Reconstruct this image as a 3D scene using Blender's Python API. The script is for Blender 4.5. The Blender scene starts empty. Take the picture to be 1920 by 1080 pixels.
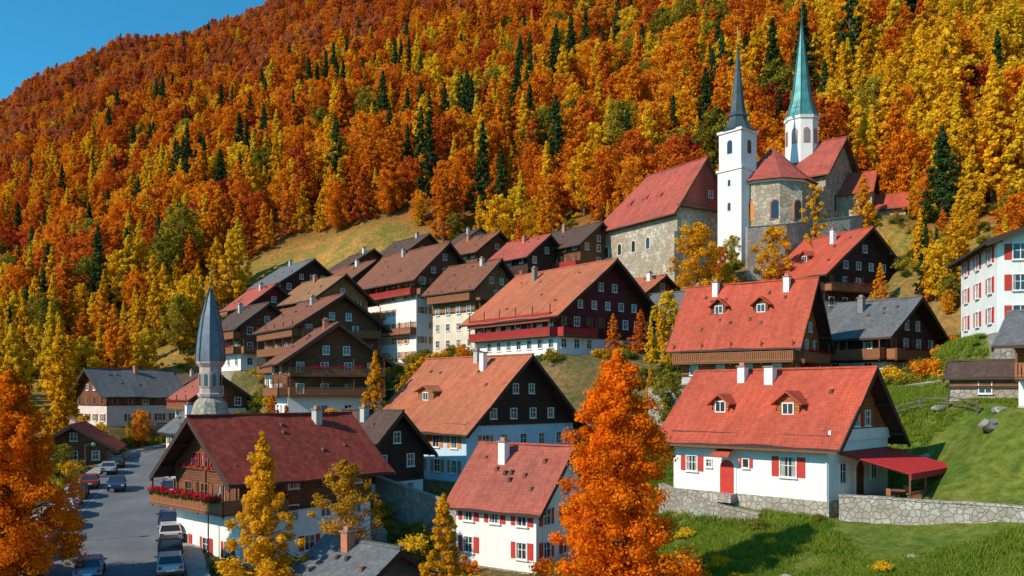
import bpy, math, random
import numpy as np
from mathutils import Vector, Matrix
random.seed(7); rng=np.random.default_rng(7)
SC=bpy.context.scene
# ------------------------------------------------------------ materials
MATS={}
def _new(name):
    m=bpy.data.materials.new(name); m.use_nodes=True
    nt=m.node_tree; nt.nodes.clear()
    out=nt.nodes.new('ShaderNodeOutputMaterial')
    return m,nt,out
def N(nt,t,**kw):
    n=nt.nodes.new(t)
    for k,v in kw.items(): setattr(n,k,v)
    return n
def mixc(nt,fac,a,b,blend='MIX'):
    n=nt.nodes.new('ShaderNodeMix'); n.data_type='RGBA'; n.blend_type=blend
    for sock,val in ((n.inputs[0],fac),(n.inputs[6],a),(n.inputs[7],b)):
        if isinstance(val,bpy.types.NodeSocket): nt.links.new(val,sock)
        elif isinstance(val,(int,float)): sock.default_value=val
        else: sock.default_value=(*val,1)
    return n.outputs[2]
def ramp(nt,src,p0,p1):
    r=nt.nodes.new('ShaderNodeMapRange'); r.inputs[1].default_value=p0; r.inputs[2].default_value=p1
    nt.links.new(src,r.inputs[0]); return r.outputs[0]
def noise_out(nt,vec,scale,detail=4,rough=.6):
    n=N(nt,'ShaderNodeTexNoise'); n.inputs['Scale'].default_value=scale; n.inputs['Detail'].default_value=detail
    n.inputs['Roughness'].default_value=rough
    nt.links.new(vec,n.inputs['Vector']); return n.outputs['Fac']
def principled(nt,out,col,rough=.85,bump=None,bstr=.4,bdist=.05,spec=.3,metal=0):
    p=N(nt,'ShaderNodeBsdfPrincipled'); p.inputs['Roughness'].default_value=rough
    p.inputs['Specular IOR Level'].default_value=spec; p.inputs['Metallic'].default_value=metal
    if isinstance(col,bpy.types.NodeSocket): nt.links.new(col,p.inputs['Base Color'])
    else: p.inputs['Base Color'].default_value=(*col,1)
    if bump is not None:
        b=N(nt,'ShaderNodeBump'); b.inputs['Strength'].default_value=bstr; b.inputs['Distance'].default_value=bdist
        nt.links.new(bump,b.inputs['Height']); nt.links.new(b.outputs[0],p.inputs['Normal'])
    nt.links.new(p.outputs[0],out.inputs[0]); return p
def sc(c,f): return tuple(min(1,x*f) for x in c)
def m_plaster(name,c,dirt=.25):
    m,nt,out=_new(name); tc=N(nt,'ShaderNodeTexCoord').outputs['Object']
    n1=noise_out(nt,tc,.45,5); n2=noise_out(nt,tc,6,4)
    f1=ramp(nt,n1,.42,.75)
    mp=N(nt,'ShaderNodeMapping'); mp.inputs['Scale'].default_value=(2.5,2.5,.25); nt.links.new(tc,mp.inputs[0])
    n3=ramp(nt,noise_out(nt,mp.outputs[0],1.3,4),.5,.8)
    col=mixc(nt,f1,c,sc(c,1-dirt)); 
    mul=N(nt,'ShaderNodeMath',operation='MULTIPLY'); nt.links.new(n3,mul.inputs[0]); mul.inputs[1].default_value=.5
    col=mixc(nt,mul.outputs[0],col,(c[0]*.62,c[1]*.58,c[2]*.52))
    principled(nt,out,col,.9,n2,.35,.03); MATS[name]=m
def m_wood(name,c,v=.5):
    m,nt,out=_new(name); tc=N(nt,'ShaderNodeTexCoord').outputs['Object']
    mp=N(nt,'ShaderNodeMapping'); mp.inputs['Scale'].default_value=(.6,.6,9); nt.links.new(tc,mp.inputs[0])
    n1=noise_out(nt,mp.outputs[0],1.2,5); n2=noise_out(nt,tc,.6,3)
    w=N(nt,'ShaderNodeTexWave',bands_direction='Z'); w.inputs['Scale'].default_value=1.6; w.inputs['Distortion'].default_value=.3
    nt.links.new(tc,w.inputs['Vector'])
    col=mixc(nt,ramp(nt,n1,.3,.7),sc(c,1-v),sc(c,1+v))
    col=mixc(nt,ramp(nt,n2,.45,.75),col,sc(c,.6))
    gap=ramp(nt,w.outputs['Fac'],0,.18)
    col=mixc(nt,gap,sc(c,.3),col)
    principled(nt,out,col,.75,w.outputs['Fac'],.5,.04); MATS[name]=m
def m_roof(name,c,c2=None,v=.35,row=.3,bw=.24,stain=(.075,.05,.04),st=.5):
    m,nt,out=_new(name); uv=N(nt,'ShaderNodeTexCoord').outputs['UV']; tc=N(nt,'ShaderNodeTexCoord').outputs['Object']
    b=N(nt,'ShaderNodeTexBrick'); b.inputs['Scale'].default_value=1; b.inputs['Brick Width'].default_value=bw; b.inputs['Row Height'].default_value=row
    b.inputs['Mortar Size'].default_value=.015; b.inputs['Mortar Smooth'].default_value=.8; b.inputs['Bias'].default_value=0
    b.inputs['Color1'].default_value=(*sc(c,1-v),1); b.inputs['Color2'].default_value=(*sc(c2 or c,1+v*.5),1)
    b.inputs['Mortar'].default_value=(*sc(c,.62),1)
    nt.links.new(uv,b.inputs['Vector'])
    n1=noise_out(nt,tc,.35,6,.7); n2=noise_out(nt,tc,2.2,5,.7); n3=noise_out(nt,tc,.18,3)
    mp=N(nt,'ShaderNodeMapping'); mp.inputs['Scale'].default_value=(1.6,.16,1); nt.links.new(uv,mp.inputs[0])
    n4=noise_out(nt,mp.outputs[0],1.0,5,.7)
    col=mixc(nt,ramp(nt,n1,.48,.72),b.outputs['Color'],stain)
    col=mixc(nt,st,b.outputs['Color'],col)
    col=mixc(nt,1.0,col,mixc(nt,ramp(nt,n2,.3,.7),(.76,.75,.74),(1.07,1.07,1.07)),'MULTIPLY')
    col=mixc(nt,1.0,col,mixc(nt,ramp(nt,n4,.35,.65),(.82,.79,.78),(1.06,1.08,1.08)),'MULTIPLY')
    col=mixc(nt,1.0,col,mixc(nt,ramp(nt,n3,.35,.65),(.85,.92,.95),(1.1,1.0,.95)),'MULTIPLY')
    inv=N(nt,'ShaderNodeMath',operation='SUBTRACT'); inv.inputs[0].default_value=1; nt.links.new(b.outputs['Fac'],inv.inputs[1])
    principled(nt,out,col,.8,inv.outputs[0],.4,.04,.2); MATS[name]=m
def m_stone(name,c,scale=2.2,lo=.72,hi=1.15):
    m,nt,out=_new(name); tc=N(nt,'ShaderNodeTexCoord').outputs['Object']
    v=N(nt,'ShaderNodeTexVoronoi'); v.inputs['Scale'].default_value=scale; nt.links.new(tc,v.inputs['Vector'])
    ve=N(nt,'ShaderNodeTexVoronoi',feature='DISTANCE_TO_EDGE'); ve.inputs['Scale'].default_value=scale; nt.links.new(tc,ve.inputs['Vector'])
    n1=noise_out(nt,tc,.35,6,.7)
    sep=N(nt,'ShaderNodeSeparateColor'); nt.links.new(v.outputs['Color'],sep.inputs[0])
    col=mixc(nt,sep.outputs[0],sc(c,lo),sc(c,hi))
    col=mixc(nt,ramp(nt,n1,.42,.66),col,(c[0]*.62,c[1]*.56,c[2]*.48))
    e=ramp(nt,ve.outputs['Distance'],0,.09)
    col=mixc(nt,e,sc(c,.55),col)
    principled(nt,out,col,.9,e,.7,.07); MATS[name]=m
def m_flat(name,c,rough=.6,metal=0,spec=.4,v=.15,scale=3):
    m,nt,out=_new(name); tc=N(nt,'ShaderNodeTexCoord').outputs['Object']
    col=mixc(nt,ramp(nt,noise_out(nt,tc,scale,4),.3,.7),sc(c,1-v),sc(c,1+v))
    principled(nt,out,col,rough,None,spec=spec,metal=metal); MATS[name]=m
def m_leaf(name,stops,dark=.7,trans=.42):
    m,nt,out=_new(name)
    oi=N(nt,'ShaderNodeObjectInfo'); at=N(nt,'ShaderNodeAttribute'); at.attribute_name='tint'
    cr=N(nt,'ShaderNodeValToRGB'); el=cr.color_ramp.elements
    n=len(stops)
    el[0].position=0; el[0].color=(*stops[0],1); el[1].position=1; el[1].color=(*stops[-1],1)
    for i in range(1,n-1):
        e=el.new(i/(n-1)); e.color=(*stops[i],1)
    add=N(nt,'ShaderNodeMath',operation='MULTIPLY_ADD'); nt.links.new(at.outputs['Fac'],add.inputs[0]); add.inputs[1].default_value=.5
    ms=N(nt,'ShaderNodeMath',operation='MULTIPLY_ADD'); nt.links.new(oi.outputs['Random'],ms.inputs[0]); ms.inputs[1].default_value=.8; ms.inputs[2].default_value=-.15
    nt.links.new(ms.outputs[0],add.inputs[2])
    nt.links.new(add.outputs[0],cr.inputs[0])
    mr=N(nt,'ShaderNodeMapRange'); nt.links.new(at.outputs['Fac'],mr.inputs[0]); mr.inputs[3].default_value=dark; mr.inputs[4].default_value=1.12
    comb=N(nt,'ShaderNodeCombineColor')
    for i in range(3): nt.links.new(mr.outputs[0],comb.inputs[i])
    col=mixc(nt,1.0,cr.outputs[0],comb.outputs[0],'MULTIPLY')
    d=N(nt,'ShaderNodeBsdfDiffuse'); t=N(nt,'ShaderNodeBsdfTranslucent'); mx=N(nt,'ShaderNodeMixShader'); mx.inputs[0].default_value=trans
    nt.links.new(col,d.inputs[0]); nt.links.new(col,t.inputs[0]); nt.links.new(d.outputs[0],mx.inputs[1]); nt.links.new(t.outputs[0],mx.inputs[2])
    nt.links.new(mx.outputs[0],out.inputs[0]); MATS[name]=m
m_plaster('plaster_white',(.82,.79,.75),.1); m_plaster('plaster_cream',(.72,.62,.48)); m_plaster('plaster_blue',(.50,.66,.78),.1)
m_plaster('plaster_pink',(.74,.60,.54)); m_plaster('plaster_grey',(.5,.47,.43)); m_plaster('plaster_rose',(.46,.35,.33))
m_wood('wood_dark',(.065,.027,.018)); m_wood('wood_brown',(.20,.070,.03)); m_wood('wood_red',(.14,.02,.018)); m_wood('wood_orange',(.44,.13,.03)); m_wood('wood_ochre',(.32,.14,.055)); m_wood('wood_grey',(.16,.13,.11))
m_roof('roof_red',(.58,.105,.058),v=.1,st=.3); m_roof('roof_orange',(.54,.165,.082),v=.12,st=.35); m_roof('roof_rust',(.46,.125,.085),v=.12,st=.42); m_roof('roof_brick',(.34,.06,.04),v=.28,row=.4,bw=.34,st=.35)
m_roof('roof_dark',(.12,.075,.06),v=.2,st=.3); m_roof('roof_brown',(.27,.105,.06),v=.2,st=.35); m_roof('roof_slate',(.17,.175,.185),v=.2,st=.3,stain=(.10,.10,.09)); m_roof('roof_ochre',(.36,.18,.085),v=.25,st=.35); m_roof('roof_maroon',(.50,.11,.08),v=.12,st=.5)
m_stone('stone',(.45,.40,.34)); m_stone('stone_church',(.53,.44,.34),1.7,.6,1.25); m_stone('stone_wall',(.44,.40,.35),2.6); m_stone('rock',(.34,.31,.27),.9)
m_flat('frame_white',(.75,.73,.7)); m_flat('frame_brown',(.28,.11,.04)); m_flat('shutter_red',(.5,.035,.02)); m_flat('shutter_orange',(.6,.2,.035)); m_flat('shutter_brown',(.2,.07,.03))
m_flat('glass',(.03,.035,.045),.12,0,.8); m_flat('curtain',(.32,.30,.27),.35,0,.6,.3,2); m_flat('chim_brick',(.5,.17,.09)); m_flat('cap',(.2,.19,.18))
m_flat('trim_dark',(.05,.026,.018),.7); m_flat('trim_brown',(.17,.065,.03),.7); m_flat('trim_white',(.75,.72,.68),.7)
m_flat('awning_red',(.5,.02,.02),.8); m_flat('teal',(.06,.23,.22),.45,.2,.5,.35,.8); m_flat('spire_dark',(.05,.075,.085),.45,.2,.5,.3,.8); m_flat('spire_blue',(.12,.15,.18),.5,.2,.5,.3,1.2)
m_flat('gold',(.55,.33,.08),.35,.9); m_flat('tire',(.02,.02,.02),.9); m_flat('metal_grey',(.3,.3,.3),.5,.5); m_flat('headlight',(.7,.7,.7),.2); m_flat('taillight',(.4,.02,.02),.3)
m_flat('bark',(.12,.075,.045),.9,v=.4); m_flat('rail_brown',(.30,.11,.045),.8); m_flat('rail_red',(.42,.03,.025),.8); m_flat('terrace_paving',(.38,.34,.3),.9,v=.2)
for nm,c in (('paint_blue',(.12,.2,.3)),('paint_white',(.6,.6,.6)),('paint_black',(.02,.02,.025)),('paint_silver',(.35,.36,.38)),('paint_navy',(.03,.05,.12)),('paint_red',(.3,.03,.02))): m_flat(nm,c,.25,.2,.6,.03)
m_leaf('leaf_orange',[(.68,.14,.006),(.93,.26,.010),(.97,.38,.018)],.78,.52)
m_leaf('leaf_orange2',[(.76,.19,.008),(.93,.31,.012),(.95,.48,.02)],.78,.52)
m_leaf('leaf_gold',[(.70,.32,.012),(.88,.47,.018),(.94,.62,.035)],.75,.5)
m_leaf('leaf_amber',[(.36,.15,.015),(.55,.26,.02),(.68,.38,.03)],.7)
m_leaf('fol_yellow',[(.62,.30,.012),(.86,.45,.018),(.92,.58,.025),(.74,.50,.03)])
m_leaf('fol_orange',[(.62,.16,.012),(.82,.24,.014),(.88,.33,.018),(.85,.42,.02)])
m_leaf('fol_rust',[(.46,.09,.018),(.64,.13,.018),(.74,.175,.02),(.76,.25,.022)])
m_leaf('fol_far_haze',[(.50,.14,.065),(.62,.16,.065),(.70,.23,.07),(.58,.21,.075)])  # distance haze painted into the leaf colour: paler, less saturated
m_leaf('fol_red',[(.36,.035,.02),(.54,.05,.025),(.62,.08,.027)])
m_leaf('fol_green',[(.03,.055,.02),(.05,.09,.025),(.08,.12,.03)],.6,.2)
m_leaf('fol_olive',[(.18,.17,.02),(.34,.27,.03),(.5,.36,.035)])
m_leaf('fol_bush',[(.09,.12,.02),(.15,.17,.03),(.3,.25,.035)])
m_leaf('fol_flower',[(.6,.01,.03),(.75,.02,.05),(.8,.06,.12)],.7)
m_leaf('grass_blade',[(.13,.22,.02),(.20,.29,.03),(.36,.38,.06)],.8)
# ------------------------------------------------------------ builder
class Builder:
    def __init__(s,name,loc=(0,0,0),yaw=0):
        s.name=name; s.loc=loc; s.yaw=yaw; s.parts={}; s.frame=Matrix.Identity(4)
    def add(s,part,mat,pts,faces,uvs=None):
        key=(part,mat)
        if key not in s.parts: s.parts[key]=([],[],[])
        V,F,U=s.parts[key]; o=len(V)
        for p in pts: V.append(tuple(s.frame@Vector(p)))
        for i,f in enumerate(faces):
            F.append([o+j for j in f])
            if uvs is not None: U.extend([uvs[j] for j in f])
            else: U.extend([(pts[j][0]+pts[j][1],pts[j][2]) for j in f])
    def hexa(s,part,mat,c):
        s.add(part,mat,c,[(0,3,2,1),(4,5,6,7),(0,1,5,4),(1,2,6,5),(2,3,7,6),(3,0,4,7)])
    def box(s,part,mat,x0,x1,y0,y1,z0,z1):
        s.hexa(part,mat,[(x0,y0,z0),(x1,y0,z0),(x1,y1,z0),(x0,y1,z0),(x0,y0,z1),(x1,y0,z1),(x1,y1,z1),(x0,y1,z1)])
    def beam(s,part,mat,p,q,w,h=None):
        h=h or w; p=Vector(p); q=Vector(q); d=(q-p).normalized()
        up=Vector((0,0,1)) if abs(d.z)<.95 else Vector((1,0,0))
        a=d.cross(up).normalized()*w/2; b=a.cross(d).normalized()*h/2
        s.hexa(part,mat,[tuple(v) for v in (p-a-b,p+a-b,q+a-b,q-a-b,p-a+b,p+a+b,q+a+b,q-a+b)])
    def lathe(s,part,mat,cx,cy,prof,n=8,rot=0,cap=True):
        pts=[];F=[]
        for r,z in prof:
            for i in range(n):
                a=rot+2*math.pi*i/n; pts.append((cx+r*math.cos(a),cy+r*math.sin(a),z))
        for k in range(len(prof)-1):
            for i in range(n):
                j=(i+1)%n; F.append((k*n+i,k*n+j,(k+1)*n+j,(k+1)*n+i))
        if cap: F.append(tuple(range(n))[::-1]); F.append(tuple((len(prof)-1)*n+i for i in range(n)))
        s.add(part,mat,pts,F)
    def cloud(s,part,mat,centers,rads,n,size,seed=0):
        V,F,T=leafcloud(np.array(centers),np.array(rads),n,size,seed)
        s.add(part,mat,[tuple(v) for v in V],[tuple(f) for f in F])
    def finish(s):
        e=bpy.data.objects.new(s.name,None); e.location=s.loc; e.rotation_euler=(0,0,s.yaw); e.empty_display_size=.5
        SC.collection.objects.link(e)
        for (part,mat),(V,F,U) in s.parts.items():
            me=bpy.data.meshes.new(part); me.from_pydata(V,[],F)
            uvl=me.uv_layers.new(name='UVMap'); uvl.data.foreach_set('uv',np.array(U,dtype=np.float32).ravel())
            me.materials.append(MATS[mat]); 
            o=bpy.data.objects.new(part,me); o.parent=e; SC.collection.objects.link(o)
        return e
def leafcloud(C,R,n,size,seed=0,up=.3,aspect=.7,rnd=.42):
    g=np.random.default_rng(seed); k=len(C)
    if R.ndim==1: R=np.repeat(R[:,None],3,1)
    d=g.normal(size=(k,n,3)); d/=np.linalg.norm(d,axis=2,keepdims=True)
    rr=g.uniform(.35,1.1,(k,n,1))
    P=(C[:,None]+d*rr*R[:,None]).reshape(-1,3)
    nr=d*1.0+g.normal(size=d.shape)*rnd; nr[...,2]+=up
    nr=nr.reshape(-1,3); nr/=np.linalg.norm(nr,axis=1,keepdims=True)
    a=np.cross(nr,g.normal(size=nr.shape)); a/=np.linalg.norm(a,axis=1,keepdims=True); b=np.cross(nr,a)
    s=size*g.uniform(.6,1.3,(len(P),1))/2
    a=a*s; b=b*s*aspect
    V=np.stack([P-a,P-b*1.1,P+a,P+b],1).reshape(-1,3)
    F=np.arange(len(P)*4).reshape(-1,4)
    T=np.clip(np.repeat(g.uniform(0,1,k),n)*.6+g.uniform(0,1,k*n)*.4,0,1)
    return V,F,T
# ------------------------------------------------------------ trees
def prof_r(shape,h):
    if shape=='cone': return max(0,(1-h))**.8*min(1,(h-.06)/.12+.25)
    if shape=='ovate': return (max(0,1-h)**.72)*min(1,.55+(h-.06)/.35)*1.18
    if shape=='broad': return (max(0,1-h)**.58)*min(1,.68+(h-.04)/.5)*1.1
    x=(h-.56)/.46
    return math.sqrt(max(0,1-x*x))
def tree_mesh(name,H,R,shape,leafmat,ncl,nl,size,seed,bark='bark',tr=None,low=.12):
    g=random.Random(seed); V=[];F=[];M=[];T=[]
    def tube(p,q,r0,r1,n=6):
        p=Vector(p);q=Vector(q);d=(q-p).normalized(); up=Vector((0,0,1)) if abs(d.z)<.9 else Vector((1,0,0))
        a=d.cross(up).normalized(); b=d.cross(a); o=len(V)
        for c,r in ((p,r0),(q,r1)):
            for i in range(n):
                t=2*math.pi*i/n; V.append(tuple(c+a*r*math.cos(t)+b*r*math.sin(t)))
        for i in range(n):
            j=(i+1)%n; F.append((o+i,o+j,o+n+j,o+n+i)); M.append(0); T.append(.5)
    tr=tr or H*.018; px=[(0,0,-.6)]; k=7
    for i in range(1,k+1):
        h=i/k; px.append((g.uniform(-1,1)*H*.008,g.uniform(-1,1)*H*.008,h*H*.96))
    for i in range(k): tube(px[i],px[i+1],tr*(1-i/k*.9)+.02,tr*(1-(i+1)/k*.9)+.02)
    C=[];RR=[]; a0=g.uniform(0,6)
    for i in range(ncl):
        h=low+(1-low)*((i+.5)/ncl)**(1.15 if shape!='round' else 1.0)
        r=prof_r(shape,h)*R; a=i*2.399+g.uniform(-.5,.5)
        bump=g.choice([.62,.8,.95,1.05,1.16])*(1+.14*math.sin(a*2+a0+h*9))
        cr=(max(.15*R,.24*R*(1-h*.5)) if shape!='round' else .27*R)*g.uniform(.6,1.2)
        rad=max(0,r*bump*g.choice([1,1,1,.7,.35])-cr*.45)
        c=(rad*math.cos(a),rad*math.sin(a),h*H - (.02*H if shape!='round' else 0)+g.uniform(-.02,.02)*H)
        if h>.95: cr*=.5; 
        cr=min(cr,max(.12*R,r*.8+.05*R))
        C.append(c); RR.append((cr,cr,cr*.85))
        if rad>.3*R: tube((0,0,max(.05*H,h*H-rad*.5)),c,tr*.3*(1-h)+.015,.012,4)
    off=len(V)
    LV,LF,LT=leafcloud(np.array(C),np.array(RR),nl,size,seed)
    allV=np.concatenate([np.array(V),LV]); faces=F+[tuple(f) for f in (LF+off)]
    me=bpy.data.meshes.new(name); me.from_pydata(allV.tolist(),[],faces)
    me.materials.append(MATS[bark]); me.materials.append(MATS[leafmat])
    me.polygons.foreach_set('material_index',np.array(M+[1]*len(LF),dtype=np.int32))
    at=me.attributes.new('tint','FLOAT','FACE'); at.data.foreach_set('value',np.concatenate([np.array(T),LT]).astype(np.float32))
    return me
def put_tree(name,x,y,ztop,R,shape,leafmat,ncl,nl,size,seed,bark='bark',z0=None,low=.12):
    zb=float(hz(x,y)) if z0 is None else z0
    me=tree_mesh(name,ztop-zb,R,shape,leafmat,ncl,nl,size,seed,bark,low=low)
    o=bpy.data.objects.new(name,me); o.location=(x,y,zb); o.rotation_euler=(0,0,seed); SC.collection.objects.link(o)
def scatter(name,P,scl,rot,idx,protos):
    col=bpy.data.collections.new(name+'_kinds')
    for o in protos: col.objects.link(o)
    me=bpy.data.meshes.new(name); me.from_pydata([tuple(p) for p in P],[],[])
    for nm,ty,dat in (('scl','FLOAT',scl),('rot','FLOAT',rot),('kind','INT',idx)):
        a=me.attributes.new(nm,ty,'POINT'); a.data.foreach_set('value',np.array(dat,dtype=np.float32 if ty=='FLOAT' else np.int32))
    ob=bpy.data.objects.new(name,me); SC.collection.objects.link(ob)
    ng=bpy.data.node_groups.new(name,'GeometryNodeTree')
    ng.interface.new_socket('Geometry',in_out='INPUT',socket_type='NodeSocketGeometry'); ng.interface.new_socket('Geometry',in_out='OUTPUT',socket_type='NodeSocketGeometry')
    gi=ng.nodes.new('NodeGroupInput'); go=ng.nodes.new('NodeGroupOutput')
    ip=ng.nodes.new('GeometryNodeInstanceOnPoints'); ci=ng.nodes.new('GeometryNodeCollectionInfo')
    ci.inputs['Collection'].default_value=col; ci.inputs['Separate Children'].default_value=True; ci.inputs['Reset Children'].default_value=True
    def na(n,t):
        a=ng.nodes.new('GeometryNodeInputNamedAttribute'); a.data_type=t; a.inputs['Name'].default_value=n; return [o for o in a.outputs if o.enabled and o.name=='Attribute'][0]
    L=ng.links.new
    L(gi.outputs[0],ip.inputs['Points']); L(ci.outputs[0],ip.inputs['Instance']); ip.inputs['Pick Instance'].default_value=True
    L(na('kind','INT'),ip.inputs['Instance Index'])
    cx=ng.nodes.new('ShaderNodeCombineXYZ'); L(na('rot','FLOAT'),cx.inputs[2]); 
    L(cx.outputs[0],ip.inputs['Rotation'])
    c2=ng.nodes.new('ShaderNodeCombineXYZ'); sc_=na('scl','FLOAT')
    for i in range(3): L(sc_,c2.inputs[i])
    L(c2.outputs[0],ip.inputs['Scale'])
    L(ip.outputs[0],go.inputs[0])
    md=ob.modifiers.new('scatter','NODES'); md.node_group=ng
    return ob
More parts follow.
